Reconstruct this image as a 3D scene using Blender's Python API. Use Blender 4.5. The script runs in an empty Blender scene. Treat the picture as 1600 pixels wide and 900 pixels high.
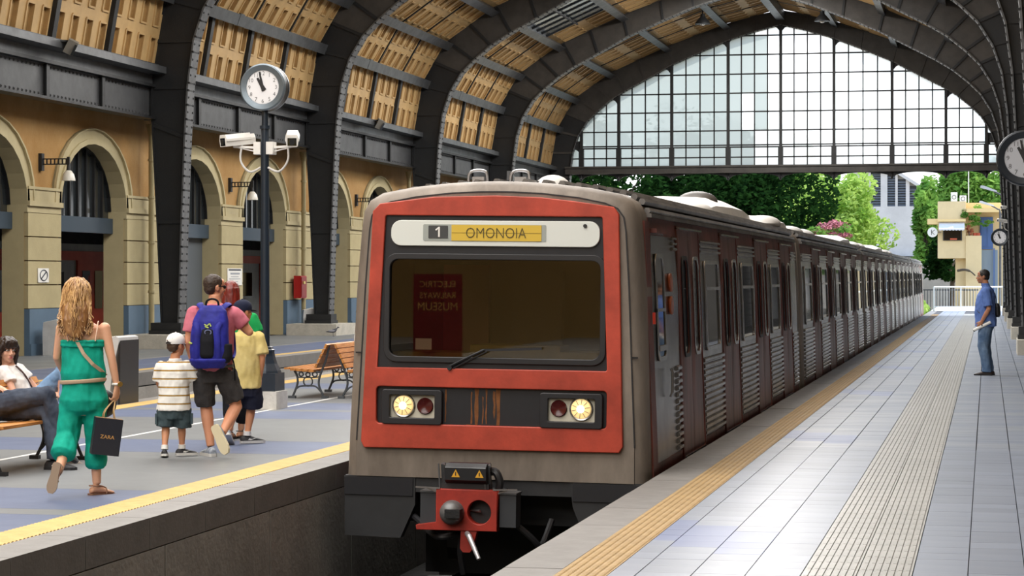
import bpy, bmesh, math, random
from mathutils import Vector, Matrix, noise
random.seed(7)
R = random.Random(11)
scene = bpy.context.scene
COL = scene.collection
# ------------------------------------------------------------------ camera, sky, sun, added hall lamps, exposure
TH = math.atan(743 / 3500)
cam = bpy.data.cameras.new('camera')
cam.sensor_width = 36; cam.lens = 3500 / 1600 * 36; cam.shift_y = -18 / 1600
cam.clip_end = 2000
camo = bpy.data.objects.new('camera', cam); COL.objects.link(camo)
camo.location = (0, 0, 1.7); camo.rotation_euler = (math.pi / 2, 0, TH)
scene.camera = camo
vs = scene.view_settings
scene.display_settings.display_device = 'sRGB'
vs.view_transform = 'Standard'; vs.look = 'None'; vs.gamma = 1; vs.use_curve_mapping = False
vs.exposure = 0.82
w = bpy.data.worlds.new('sky'); scene.world = w; w.use_nodes = True
nt = w.node_tree; nt.nodes.clear()
o_ = nt.nodes.new('ShaderNodeOutputWorld'); b_ = nt.nodes.new('ShaderNodeBackground')
tc = nt.nodes.new('ShaderNodeTexCoord'); sx = nt.nodes.new('ShaderNodeSeparateXYZ'); rp = nt.nodes.new('ShaderNodeValToRGB')
rp.color_ramp.elements[0].position = 0.0; rp.color_ramp.elements[0].color = (1, 1, 1, 1)
rp.color_ramp.elements[1].position = 0.7; rp.color_ramp.elements[1].color = (0.42, 0.62, 0.95, 1)
nt.links.new(tc.outputs['Generated'], sx.inputs[0]); nt.links.new(sx.outputs['Z'], rp.inputs[0])
nt.links.new(rp.outputs[0], b_.inputs[0]); b_.inputs[1].default_value = 1.25
nt.links.new(b_.outputs[0], o_.inputs[0])
sun = bpy.data.lights.new('sun', 'SUN'); sun.energy = 4.2; sun.angle = 0.01; sun.color = (1, .95, .86)
suno = bpy.data.objects.new('sun', sun); COL.objects.link(suno)
suno.rotation_euler = Vector((-.62, -.36, -.95)).to_track_quat('-Z', 'Y').to_euler()
suno.location = (30, 40, 60)
# unseen area lamps added under the roof, standing in for daylight from skylights
def hall_fill_lamp(x, y, z, sx, sy, power, tilt=0):
    l = bpy.data.lights.new('hall_fill', 'AREA'); l.shape = 'RECTANGLE'; l.size = sx; l.size_y = sy
    l.energy = power; l.color = (1, .97, .93)
    o = bpy.data.objects.new('hall_fill_light', l); COL.objects.link(o); o.location = (x, y, z)
    o.rotation_euler = (tilt, 0, 0)
for yy, pw in ((-14, 1500), (0, 1500), (14, 1500), (28, 1500)):
    hall_fill_lamp(-8.4, yy, 11.1, 13, 11, pw)
for yy in (44.3, 56.7, 69):
    hall_fill_lamp(-8.6, yy, 11.5, 9, 9, 1300)
hall_fill_lamp(-9, 81.5, 12.75, 4, 9, 1500)  # extra lamps under the boarded crown, added to brighten the far bays
hall_fill_lamp(-9, 89.5, 13.04, 2.6, 4, 900)
try:
    scene.cycles.max_bounces = 7; scene.cycles.diffuse_bounces = 4; scene.cycles.glossy_bounces = 3
    scene.cycles.transmission_bounces = 4; scene.cycles.transparent_max_bounces = 8
    scene.cycles.caustics_reflective = False; scene.cycles.caustics_refractive = False
    scene.cycles.sample_clamp_indirect = 4
except Exception:
    pass

# ------------------------------------------------------------------ helpers
def C(h, k=1.0):
    h = h.lstrip('#'); r = []
    for i in (0, 2, 4):
        v = int(h[i:i + 2], 16) / 255
        r.append((v / 12.92 if v <= .04045 else ((v + .055) / 1.055) ** 2.4) * k)
    return tuple(r)
MATS = {}
def mat(name, col, rough=.6, metal=0, var=0, vscale=2, bump=0, bscale=40, spec=.5, rnd=0, col2=None, stretch=None, emit=0, trans=0, alpha=1, detail=6):
    m = bpy.data.materials.new(name); m.use_nodes = True
    n = m.node_tree; p = n.nodes['Principled BSDF']
    p.inputs['Roughness'].default_value = rough; p.inputs['Metallic'].default_value = metal
    p.inputs['Specular IOR Level'].default_value = spec
    p.inputs['Base Color'].default_value = (*col, 1)
    last = None
    tcn = None
    if var or bump:
        tcn = n.nodes.new('ShaderNodeTexCoord'); mp = n.nodes.new('ShaderNodeMapping')
        n.links.new(tcn.outputs['Object'], mp.inputs[0])
        if stretch: mp.inputs['Scale'].default_value = stretch
    if var:
        t = n.nodes.new('ShaderNodeTexNoise'); t.inputs['Scale'].default_value = vscale; t.inputs['Detail'].default_value = detail
        t.inputs['Roughness'].default_value = .65
        n.links.new(mp.outputs[0], t.inputs['Vector'])
        rmp = n.nodes.new('ShaderNodeValToRGB')
        rmp.color_ramp.elements[0].position = .35; rmp.color_ramp.elements[1].position = .65
        c2 = col2 if col2 else tuple(x * (1 - var) for x in col)
        rmp.color_ramp.elements[0].color = (*c2, 1); rmp.color_ramp.elements[1].color = (*col, 1)
        n.links.new(t.outputs['Fac'], rmp.inputs[0]); last = rmp.outputs[0]
        rr = n.nodes.new('ShaderNodeMapRange'); rr.inputs['To Min'].default_value = min(1, rough * 1.25); rr.inputs['To Max'].default_value = rough * .8
        n.links.new(t.outputs['Fac'], rr.inputs['Value']); n.links.new(rr.outputs[0], p.inputs['Roughness'])
    if rnd:
        oi = n.nodes.new('ShaderNodeObjectInfo'); mr = n.nodes.new('ShaderNodeMapRange')
        mr.inputs['To Min'].default_value = 1 - rnd; mr.inputs['To Max'].default_value = 1 + rnd
        n.links.new(oi.outputs['Random'], mr.inputs['Value'])
        hs = n.nodes.new('ShaderNodeHueSaturation'); hs.inputs['Color'].default_value = (*col, 1)
        if last: n.links.new(last, hs.inputs['Color'])
        n.links.new(mr.outputs[0], hs.inputs['Value']); last = hs.outputs[0]
    if last: n.links.new(last, p.inputs['Base Color'])
    if bump:
        t2 = n.nodes.new('ShaderNodeTexNoise'); t2.inputs['Scale'].default_value = bscale; t2.inputs['Detail'].default_value = 4
        n.links.new(mp.outputs[0], t2.inputs['Vector'])
        bp = n.nodes.new('ShaderNodeBump'); bp.inputs['Strength'].default_value = bump; bp.inputs['Distance'].default_value = .02
        n.links.new(t2.outputs['Fac'], bp.inputs['Height']); n.links.new(bp.outputs[0], p.inputs['Normal'])
    if emit:
        p.inputs['Emission Color'].default_value = (*col, 1); p.inputs['Emission Strength'].default_value = emit
    if trans: p.inputs['Transmission Weight'].default_value = trans
    MATS[name] = m
    return m
def glass_mat(name, tint=(1, 1, 1), refl=.08, milky=0, milk=(1, 1, 1), rough=.02, rnd=0):
    """thin pane: see-through + mirror by angle + optional milky dirt that scatters light"""
    m = bpy.data.materials.new(name); m.use_nodes = True; n = m.node_tree; n.nodes.clear()
    out = n.nodes.new('ShaderNodeOutputMaterial'); tr = n.nodes.new('ShaderNodeBsdfTransparent'); tr.inputs[0].default_value = (*tint, 1)
    cur = tr.outputs[0]
    if milky:
        tl = n.nodes.new('ShaderNodeBsdfTranslucent'); tl.inputs[0].default_value = (*milk, 1)
        mx = n.nodes.new('ShaderNodeMixShader'); mx.inputs[0].default_value = milky
        if rnd:
            oi = n.nodes.new('ShaderNodeObjectInfo'); mr = n.nodes.new('ShaderNodeMapRange')
            mr.inputs['To Min'].default_value = milky - rnd; mr.inputs['To Max'].default_value = milky + rnd
            n.links.new(oi.outputs['Random'], mr.inputs['Value']); n.links.new(mr.outputs[0], mx.inputs[0])
        n.links.new(cur, mx.inputs[1]); n.links.new(tl.outputs[0], mx.inputs[2]); cur = mx.outputs[0]
    gl = n.nodes.new('ShaderNodeBsdfGlossy'); gl.inputs['Roughness'].default_value = rough
    lw = n.nodes.new('ShaderNodeFresnel'); lw.inputs[0].default_value = 1.5
    ma = n.nodes.new('ShaderNodeMath'); ma.operation = 'MULTIPLY_ADD'; ma.inputs[1].default_value = 1.0; ma.inputs[2].default_value = refl - .04
    n.links.new(lw.outputs[0], ma.inputs[0])
    mx2 = n.nodes.new('ShaderNodeMixShader'); n.links.new(ma.outputs[0], mx2.inputs[0])
    n.links.new(cur, mx2.inputs[1]); n.links.new(gl.outputs[0], mx2.inputs[2]); n.links.new(mx2.outputs[0], out.inputs[0])
    return m

def tag(o, label=None, cat=None, group=None, kind=None):
    if label: o['label'] = label
    if cat: o['category'] = cat
    if group: o['group'] = group
    if kind: o['kind'] = kind
    return o
INV = {}
def thing(name, label=None, cat=None, loc=(0, 0, 0), group=None, kind=None, rz=0, local=False):
    o = bpy.data.objects.new(name, None); COL.objects.link(o); o.location = loc; o.rotation_euler = (0, 0, rz)
    o.empty_display_size = .1
    if not local: INV[o.name] = Matrix.Translation(-Vector(loc))
    return tag(o, label, cat, group, kind)
def link(name, me, m=None, parent=None, smooth=False):
    o = bpy.data.objects.new(name, me); COL.objects.link(o)
    if m and not me.materials: me.materials.append(m)
    if smooth: me.polygons.foreach_set('use_smooth', [True] * len(me.polygons))
    if parent is not None:
        o.parent = parent
        if parent.name in INV: o.matrix_parent_inverse = INV[parent.name]
    return o
def dup(root, loc=None, rz=None, label=None, group=None):
    r = root.copy(); COL.objects.link(r)
    if loc is not None: r.location = loc
    if rz is not None: r.rotation_euler = (0, 0, rz)
    if label: r['label'] = label
    if group: r['group'] = group
    for ch in list(root.children):
        c = ch.copy(); COL.objects.link(c); c.parent = r
        for g in ch.children:
            d = g.copy(); COL.objects.link(d); d.parent = c
    return r
class MB:
    def __init__(s): s.v = []; s.f = []
    def add(s, vs, fs):
        n = len(s.v); s.v += [tuple(v) for v in vs]; s.f += [tuple(i + n for i in f) for f in fs]; return s
    def box(s, x0, x1, y0, y1, z0, z1, fn=None):
        vs = [(x, y, z) for z in (z0, z1) for y in (y0, y1) for x in (x0, x1)]
        if fn: vs = [fn(*v) for v in vs]
        return s.add(vs, [(0, 2, 3, 1), (4, 5, 7, 6), (0, 1, 5, 4), (2, 6, 7, 3), (0, 4, 6, 2), (1, 3, 7, 5)])
    def obox(s, c, size, rot=None):
        c = Vector(c); a, b, d = [x / 2 for x in size]
        vs = [Vector((x, y, z)) for z in (-d, d) for y in (-b, b) for x in (-a, a)]
        if rot is not None: vs = [rot @ v for v in vs]
        return s.add([v + c for v in vs], [(0, 2, 3, 1), (4, 5, 7, 6), (0, 1, 5, 4), (2, 6, 7, 3), (0, 4, 6, 2), (1, 3, 7, 5)])
    def bar(s, p0, p1, w, h, up=(0, 0, 1)):
        """rectangular bar between two points; h along up, w sideways"""
        p0 = Vector(p0); p1 = Vector(p1); d = (p1 - p0); L = d.length
        if L < 1e-6: return s
        d /= L; u = Vector(up); sd = d.cross(u)
        if sd.length < 1e-4: sd = d.cross(Vector((1, 0, 0)))
        sd.normalize(); u = sd.cross(d)
        a = sd * w / 2; b = u * h / 2
        vs = [p0 - a - b, p0 + a - b, p0 - a + b, p0 + a + b, p1 - a - b, p1 + a - b, p1 - a + b, p1 + a + b]
        return s.add(vs, [(0, 2, 3, 1), (4, 5, 7, 6), (0, 1, 5, 4), (2, 6, 7, 3), (0, 4, 6, 2), (1, 3, 7, 5)])
    def loft(s, rings, caps=True, closed=True):
        n = len(rings[0]); b = len(s.v)
        for r in rings: s.v += [tuple(p) for p in r]
        for i in range(len(rings) - 1):
            for j in range(n if closed else n - 1):
                k = (j + 1) % n
                s.f.append((b + i * n + j, b + i * n + k, b + (i + 1) * n + k, b + (i + 1) * n + j))
        if caps:
            s.f.append(tuple(b + j for j in reversed(range(n))))
            s.f.append(tuple(b + (len(rings) - 1) * n + j for j in range(n)))
        return s
    def tube(s, pts, r, n=8, caps=True, flat=1.0, side=None):
        """round tube along a path; r one radius or one per point, (rx, ry) allowed"""
        pts = [Vector(p) for p in pts]; k = len(pts)
        if not isinstance(r, (list,)): r = [r] * k
        rings = []; prev = None
        for i, p in enumerate(pts):
            d = (pts[min(i + 1, k - 1)] - pts[max(i - 1, 0)])
            d = d.normalized() if d.length > 1e-9 else Vector((0, 0, 1))
            if prev is None:
                a = Vector(side) if side is not None else (Vector((1, 0, 0)) if abs(d.x) < .9 else Vector((0, 1, 0)))
            else: a = prev
            a = (a - d * a.dot(d)); a = a.normalized() if a.length > 1e-6 else d.orthogonal().normalized()
            prev = a; b = d.cross(a)
            rx, ry = r[i] if isinstance(r[i], tuple) else (r[i], r[i] * flat)
            rings.append([p + a * (rx * math.cos(2 * math.pi * j / n)) + b * (ry * math.sin(2 * math.pi * j / n)) for j in range(n)])
        return s.loft(rings, caps)
    def cyl(s, p0, p1, r0, r1=None, n=16, caps=True):
        return s.tube([p0, p1], [r0, r0 if r1 is None else r1], n, caps)
    def lathe(s, prof, c=(0, 0, 0), n=20, rot=None):
        c = Vector(c); rings = []
        for r, z in prof:
            ring = [Vector((r * math.cos(2 * math.pi * j / n), r * math.sin(2 * math.pi * j / n), z)) for j in range(n)]
            rings.append([(rot @ p if rot is not None else p) + c for p in ring])
        return s.loft(rings, True)
    def sph(s, c, r, nu=14, nv=10, rot=None, keep=None):
        c = Vector(c); r = (r, r, r) if not isinstance(r, tuple) else r
        rings = []
        b = len(s.v)
        def P(i, j):
            t = math.pi * i / nv; a = 2 * math.pi * j / nu
            p = Vector((r[0] * math.sin(t) * math.cos(a), r[1] * math.sin(t) * math.sin(a), r[2] * math.cos(t)))
            return (rot @ p if rot is not None else p) + c
        s.v += [tuple(P(0, 0))] + [tuple(P(i, j)) for i in range(1, nv) for j in range(nu)] + [tuple(P(nv, 0))]
        last = len(s.v) - 1
        for j in range(nu):
            k = (j + 1) % nu
            s.f.append((b, b + 1 + j, b + 1 + k)); s.f.append((last, last - nu + k, last - nu + j))
            for i in range(nv - 2):
                q = b + 1 + i * nu
                s.f.append((q + j, q + nu + j, q + nu + k, q + k))
        return s
    def prism(s, poly, fn, d0, d1):
        """polygon poly[(a, b)] pushed from depth d0 to d1; fn(a, b, d) -> xyz"""
        n = len(poly)
        vs = [fn(a, b, d0) for a, b in poly] + [fn(a, b, d1) for a, b in poly]
        fs = [tuple(range(n - 1, -1, -1)), tuple(range(n, 2 * n))] + [(i, (i + 1) % n, n + (i + 1) % n, n + i) for i in range(n)]
        return s.add(vs, fs)
    def mesh(s, name):
        me = bpy.data.meshes.new(name); me.from_pydata(s.v, [], s.f); me.update()
        return me
    def build(s, name, m=None, parent=None, smooth=False, fix=True):
        me = s.mesh(name)
        if fix:
            bm = bmesh.new(); bm.from_mesh(me); bmesh.ops.recalc_face_normals(bm, faces=bm.faces); bm.to_mesh(me); bm.free()
        o = link(name, me, m, parent)
        if smooth: shade_auto(me)
        return o
def shade_auto(me, ang=40):
    me.polygons.foreach_set('use_smooth', [True] * len(me.polygons))
    try: me.set_sharp_from_angle(angle=math.radians(ang))
    except Exception: pass
def curve_mesh(cu):
    t = bpy.data.objects.new('outline', cu)
    me = bpy.data.meshes.new_from_object(t)
    bpy.data.objects.remove(t); bpy.data.curves.remove(cu)
    return me
WORK = bpy.data.scenes.new('workbench')
def eval_mesh(me, mods):
    """mesh with modifiers applied, worked out in a scene of its own"""
    t = bpy.data.objects.new('shape', me); WORK.collection.objects.link(t)
    for typ, kw in mods:
        m = t.modifiers.new('m', typ)
        for k, v in kw.items(): setattr(m, k, v)
    vl = WORK.view_layers[0]
    with bpy.context.temp_override(scene=WORK, view_layer=vl):
        dg = bpy.context.evaluated_depsgraph_get(); dg.update()
        out = bpy.data.meshes.new_from_object(t.evaluated_get(dg))
    bpy.data.objects.remove(t); return out
def plate(name, loops, depth, fn, m=None, parent=None, bevel=0, smooth=False):
    """flat plate with holes: loops of (a, b); fn(a, b, d) -> xyz, d runs 0..depth"""
    cu = bpy.data.curves.new(name, 'CURVE'); cu.dimensions = '2D'; cu.fill_mode = 'BOTH'; cu.extrude = depth / 2
    cu.bevel_depth = bevel; cu.bevel_resolution = 1
    for lp in loops:
        sp = cu.splines.new('POLY'); sp.points.add(len(lp) - 1); sp.use_cyclic_u = True
        for q, (a, b) in zip(sp.points, lp): q.co = (a, b, 0, 1)
    me = curve_mesh(cu)
    me.name = name
    for v in me.vertices:
        v.co = fn(v.co.x, v.co.y, v.co.z + depth / 2)
    bm = bmesh.new(); bm.from_mesh(me); bmesh.ops.remove_doubles(bm, verts=bm.verts, dist=1e-5)
    bmesh.ops.recalc_face_normals(bm, faces=bm.faces); bm.to_mesh(me); bm.free()
    me.materials.clear()
    o = link(name, me, m, parent)
    if smooth: shade_auto(me)
    return o
def text_mesh(txt, fn, cx, cy, width=None, height=None, depth=.004, offset=0, mirror=False):
    """lettering as geometry: fitted to width / height about (cx, cy); fn(a, b, d) -> xyz. returns mesh"""
    cu = bpy.data.curves.new('txt', 'FONT'); cu.body = txt; cu.size = 1; cu.extrude = .5; cu.offset = offset; cu.resolution_u = 3
    me = curve_mesh(cu)
    xs = [v.co.x for v in me.vertices]; ys = [v.co.y for v in me.vertices]
    x0, x1, y0, y1 = min(xs), max(xs), min(ys), max(ys)
    kx = width / (x1 - x0) if width else height / (y1 - y0); ky = height / (y1 - y0) if height else kx
    for v in me.vertices:
        a = (v.co.x - (x0 + x1) / 2) * kx; b = (v.co.y - (y0 + y1) / 2) * ky
        v.co = fn(cx + (-a if mirror else a), cy + b, (v.co.z + .5) * depth)
    me.materials.clear()
    return me
def text(name, txt, fn, cx, cy, m, parent, **k):
    return link(name, text_mesh(txt, fn, cx, cy, **k), m, parent)
def rrect(x0, x1, y0, y1, r, n=4):
    out = []
    for cx, cy, a0 in ((x1 - r, y1 - r, 0), (x0 + r, y1 - r, 90), (x0 + r, y0 + r, 180), (x1 - r, y0 + r, 270)):
        for i in range(n + 1):
            a = math.radians(a0 + 90 * i / n); out.append((cx + r * math.cos(a), cy + r * math.sin(a)))
    return out
def circle(cx, cy, r, n=24):
    return [(cx + r * math.cos(2 * math.pi * i / n), cy + r * math.sin(2 * math.pi * i / n)) for i in range(n)]
def clip(poly, conv):
    """clip poly to a convex counter-clockwise polygon"""
    out = poly
    for i in range(len(conv)):
        a = conv[i]; b = conv[(i + 1) % len(conv)]; inp = out; out = []
        if not inp: break
        def side(p): return (b[0] - a[0]) * (p[1] - a[1]) - (b[1] - a[1]) * (p[0] - a[0])
        for j in range(len(inp)):
            p = inp[j]; q = inp[(j + 1) % len(inp)]; sp, sq = side(p), side(q)
            if sp >= 0: out.append(p)
            if (sp >= 0) != (sq >= 0):
                t = sp / (sp - sq); out.append((p[0] + t * (q[0] - p[0]), p[1] + t * (q[1] - p[1])))
    return out
def interp(pts, x):
    for (a, b), (c, d) in zip(pts, pts[1:]):
        if (a <= x <= c) or (c <= x <= a):
            return b + (d - b) * (x - a) / (c - a) if c != a else b
    return pts[-1][1] if abs(x - pts[-1][0]) < abs(x - pts[0][0]) else pts[0][1]
def smooth_path(p, n=3):
    """Catmull-Rom through 2D/3D points"""
    p = [Vector(q) for q in p]; out = []
    for i in range(len(p) - 1):
        a = p[max(i - 1, 0)]; b = p[i]; c = p[i + 1]; d = p[min(i + 2, len(p) - 1)]
        for k in range(n):
            t = k / n
            out.append(.5 * ((2 * b) + (c - a) * t + (2 * a - 5 * b + 4 * c - d) * t * t + (3 * b - a - 3 * c + d) * t ** 3))
    out.append(p[-1]); return out

# ------------------------------------------------------------------ materials
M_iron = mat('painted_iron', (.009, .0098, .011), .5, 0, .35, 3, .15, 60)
M_ironup = mat('painted_iron_bounce_lit', (.055, .048, .041), .5, 0, .4, 2, .15, 60)  # same iron, lighter and browner: bounced light on the upper ribs put into the colour
M_flange = mat('iron_flange_lit', (.11, .112, .115), .45, 0, .4, 5)  # lighter than the web: the lit look of the inner flange is in the colour
M_flangeup = mat('iron_flange_bounce_lit', (.12, .113, .104), .42, 0, .45, 4)  # upper flange, with bounced light painted in as a browner tone
M_steel = mat('grey_steel', (.10, .105, .11), .4, .3, .35, 3)
M_girder = mat('girder_grey', (.055, .057, .06), .5, 0, .3, 2)
M_board = mat('tan_boarding', C('#c2a06c'), .6, 0, .22, 1.2, .1, 30, rnd=.06)
M_slot = mat('slot_shade', C('#a97a3c'), .7)
M_stucco = mat('ochre_stucco', C('#a98550'), .85, 0, .22, .6, .25, 25, col2=C('#936d38'))
M_cream = mat('cream_stone', C('#ac9f78'), .8, 0, .12, 1.5, .15, 30, rnd=.05)
M_trim = mat('cream_moulding', C('#b3a680'), .75, 0, .1, 2)
M_dado = mat('blue_dado', C('#546a7e'), .7, 0, .15, 1)
M_plinth = mat('concrete_plinth', C('#b9b3a6'), .85, 0, .2, 4, .3, 30)
M_concrete = mat('edge_concrete', C('#a39f99'), .85, 0, .3, 1.5, .25, 20)
M_cop = mat('coping_stone', C('#7f7c79'), .6, 0, .12, 4, .1, 30, rnd=.05)
M_tile = mat('blue_grey_tile', C('#858b93'), .36, 0, .18, .5, .03, 9, spec=.55, rnd=.09, col2=C('#737b8c'), stretch=(1, 3, 1), detail=2)
M_tileb = mat('blue_tile', C('#6a769a'), .36, 0, .1, .5, 0, 12, spec=.5, rnd=.06, detail=2)
M_band_g = mat('grey_paving', C('#727577'), .42, 0, .12, .8, .1, 8, rnd=.03)
M_band_b = mat('blue_paving', C('#5f6a85'), .42, 0, .15, .8, .1, 8, rnd=.04)
M_joint = mat('dark_joint', (.05, .05, .055), .8)
M_yellow = mat('yellow_tactile', C('#ab8d5c'), .55, 0, .2, 6, rnd=.05)
M_yellowl = mat('yellow_tactile_left', C('#c9a866'), .55, 0, .15, 6, rnd=.05)
M_guide = mat('guide_tile', C('#9c9b96'), .4, 0, .15, 4, rnd=.05)
M_line = mat('pale_line', C('#d8d8d6'), .5, 0, .1, 4)
M_dark = mat('black_void', (.008, .008, .009), .9)
M_rail = mat('rail_steel', (.06, .055, .05), .4, .5, .3, 8)
M_bed = mat('track_bed', (.012, .011, .010), .95, 0, .4, 6, .5, 10)
M_glass_dark = mat('dark_glass', (.006, .007, .008), .04, 0, spec=.6)
M_glass_fan = mat('fanlight_glass', (.02, .024, .026), .08, 0, spec=.6)
M_pane = glass_mat('gable_glass', (.95, .97, .97), .06, .75, (.95, .97, .95), .15, rnd=.12)
M_pane_d = glass_mat('gable_glass_grey', (.42, .47, .45), .05, .86, (.36, .40, .385), .3, rnd=.09)  # greyer, darker-tinted panes for the left part of the gable
M_sky_glass = glass_mat('skylight_glass', (.9, .95, 1), .05, .8, (.9, .95, 1), .2)
M_white = mat('white_paint', C('#e6e4de'), .45, 0, .06, 6)
M_black = mat('black_plastic', (.015, .015, .016), .4)
M_chrome = mat('bare_metal', (.45, .45, .46), .3, .9, .2, 10)
# ================================================================== the hall
CX = -9.0
RIBY = [38.1, 50.5, 62.9, 75.25, 87.6, 100.0]
# inner edge of the arch ribs: half-span, height
INNER = [(9.78, 0.3), (9.7, 3.0), (9.62, 5.0), (9.55, 6.2), (9.4, 7.3), (9.15, 8.05), (8.75, 8.7), (8.3, 9.15), (7.7, 9.65), (7.0, 10.08),
         (6.1, 10.55), (4.9, 11.2), (3.5, 11.8), (2.3, 12.28), (1.1, 12.65), (0, 12.92)]
OUTER = [(10.18, 0.3), (10.3, 3.0), (10.42, 5.3), (10.5, 6.2), (10.38, 7.3), (10.1, 8.3), (9.7, 9.1), (9.2, 9.8), (8.45, 10.4), (7.5, 10.95),
         (6.4, 11.45), (5.1, 12.0), (3.6, 12.55), (2.4, 12.95), (1.15, 13.3), (0, 13.5)]
SKIN = [(10.45, 6.55), (10.12, 8.4), (9.3, 9.78), (7.65, 10.92), (5.1, 12.05), (2.45, 13.0), (0, 13.62)]
def full(p): return [(CX - u, z) for u, z in p] + [(CX + u, z) for u, z in reversed(p[:-1])]
INF, OUTF = full(INNER), full(OUTER)

# ---- platforms and tracks
PX = -2.76
def st(name): return thing(name, kind='structure')
def slab(name, x0, x1, y0, y1, z0, z1, m, parent=None):
    o = MB().box(x0, x1, y0, y1, z0, z1).build(name, m, parent)
    if parent is None: o['kind'] = 'structure'
    return o
floor = slab('floor', PX + .02, 4.0, -24, 128, -1.35, -.025, M_joint)
slab('floor_left', -11.48, -5.79, -24, 108, -1.35, -.025, M_concrete)
slab('floor_far', -24, -14.66, -24, 108, -1.35, -.025, M_concrete)
fl, ff = bpy.data.objects['floor_left'], bpy.data.objects['floor_far']
slab('track_bed', -30, 6, -24, 200, -1.5, -1.3, M_bed)
for i, x in enumerate((-4.9, -3.47, -13.75, -12.3)):
    m_ = MB().box(x - .035, x + .035, -20, 190, -1.3, -1.12).build('rail', M_rail); m_['kind'] = 'structure'
sl = MB()
for i in range(60): sl.box(-5.4, -2.97, 5 + i * .65, 5.25 + i * .65, -1.3, -1.25)
sl.build('sleepers', M_rail)['kind'] = 'stuff'
def piece(me_cache, key, mk, name, m, parent, loc):
    if key not in me_cache:
        mb = MB(); mk(mb); me = mb.mesh(name); me.materials.append(m); me_cache[key] = me
    o = bpy.data.objects.new(name, me_cache[key]); COL.objects.link(o); o.location = loc; o.parent = parent
    if parent.name in INV: o.matrix_parent_inverse = INV[parent.name]
    return o
MC = {}
def tbox(w, d, h): return lambda mb: mb.box(.003, w - .003, .0015, d - .0015, -h, 0)
# right platform: coping, yellow tactile, tiles, guide strip, tiles
TW = .309
cols = [(-2.117, -1.962), (-1.962, -1.651), (-1.651, -1.35), (-1.35, -1.041), (-.419, -.11), (-.11, .211), (.211, .52), (.52, .83)]
for i in range(88):
    piece(MC, 'cop', lambda mb: mb.box(0, .345, .004, 1.146, -.2, 0), 'coping_stone', M_cop, floor, (PX, 10.5 + 1.15 * i, R.uniform(-.002, .002)))
def tactile(mb, w=.295, d=.306, nx=6, ny=7):
    mb.box(0, w, 0, d, -.03, 0)
    for i in range(nx):
        for j in range(ny):
            x = (i + .5) * w / nx; y = (j + .5) * d / ny
            mb.add([(x - .017, y - .016, 0), (x + .017, y - .016, 0), (x + .017, y + .016, 0), (x - .017, y + .016, 0), (x - .010, y - .009, .006), (x + .010, y - .009, .006), (x + .010, y + .009, .006), (x - .010, y + .009, .006)],
                   [(4, 5, 6, 7), (0, 1, 5, 4), (1, 2, 6, 5), (2, 3, 7, 6), (3, 0, 4, 7)])
for i in range(295):
    piece(MC, 'tac', tactile, 'tactile_tile', M_yellow, floor, (-2.414, 10.5 + .31 * i, 0))
def stuff_tiles(name, m, cells, parent, h=.02):
    mb = MB()
    for x0, x1, y0, y1 in cells: mb.box(x0 + .005, x1 - .005, y0 + .002, y1 - .002, -h, R.uniform(-.0006, .0003))
    o = mb.build(name, m, parent, fix=False); o['kind'] = 'stuff'; return o
far_cells = []; far_blue = []
for j in range(330):
    y = 10.6 + .31 * j
    for ci, (x0, x1) in enumerate(cols):
        blue = (ci < 3 and 0 < (y - 14.1 + ci * .3) % 9.3 < 1.2)
        if j < 38: 
            o = piece(MC, ('t', round(x1 - x0, 3), blue), tbox(x1 - x0, .31, .02), 'paving_tile', M_tileb if blue else M_tile, floor, (x0, y, R.uniform(-.0007, .0003)))
        else: (far_blue if blue else far_cells).append((x0, x1, y, y + .31))
for x in (.83, 1.14, 1.45, 1.76, 2.07, 2.38, 2.69):
    for j in range(60): far_cells.append((x, x + .31, 55 + j, 56 + j))
stuff_tiles('distant_tiles', M_tile, far_cells, floor); stuff_tiles('distant_blue_tiles', M_tileb, far_blue, floor)
def guide(mb, w=.311, d=.62):
    mb.box(.003, w - .003, .002, d - .002, -.02, 0)
    for i in range(7):
        x = .03 + i * (w - .06) / 6
        for j in range(2): mb.box(x - .011, x + .011, .006 + j * d / 2, d / 2 - .006 + j * d / 2, 0, .006)
for j in range(150):
    for x in (-1.041, -.73):
        piece(MC, 'guide', guide, 'guide_tile', M_guide, floor, (x, 10.6 + .62 * j, .0))
# left platform
for i in range(92):
    piece(MC, 'copl', lambda mb: mb.box(0, .33, .004, 1.146, -.22, 0), 'coping_stone', M_cop, fl, (-6.1, 8 + 1.15 * i, 0))
def tactile_bar(mb, w=.3, d=.3, n=5):
    mb.box(0, w, 0, d, -.03, 0)
    for i in range(n):
        y = (i + .5) * d / n
        mb.add([(.0, y - .02, 0), (w, y - .02, 0), (w, y + .02, 0), (0, y + .02, 0), (0, y - .012, .006), (w, y - .012, .006), (w, y + .012, .006), (0, y + .012, .006)],
               [(4, 5, 6, 7), (0, 1, 5, 4), (2, 3, 7, 6), (3, 0, 4, 7), (1, 2, 6, 5)])
for i in range(190):
    piece(MC, 'tbl', tactile_bar, 'tactile_tile', M_yellowl, fl, (-6.4, 9 + .3 * i, 0))
stuff_tiles('distant_tactile', M_yellowl, [(-6.4, -6.1, 66, 100), (-11.2, -10.9, 45, 100)], fl)
for i in range(100):
    piece(MC, 'tbl', tactile_bar, 'tactile_tile', M_yellowl, fl, (-11.2, 15 + .3 * i, 0))
    if i < 92: piece(MC, 'copr', lambda mb: mb.box(0, .3, .004, 1.146, -.22, 0), 'coping_stone', M_cop, fl, (-11.5, 8 + 1.15 * i, 0))
def band_edges():
    y = 4.0; out = []
    base = [(0, 1.45, 1), (1.45, .35, 0), (1.8, 1.5, 1), (3.3, 3.7, 0), (7.0, 1.6, 1), (8.6, 3.5, 0)]
    while y < 100:
        for a, l, b in base: out.append((y + a, y + a + l, b))
        y += 12.1
    return out
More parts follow.
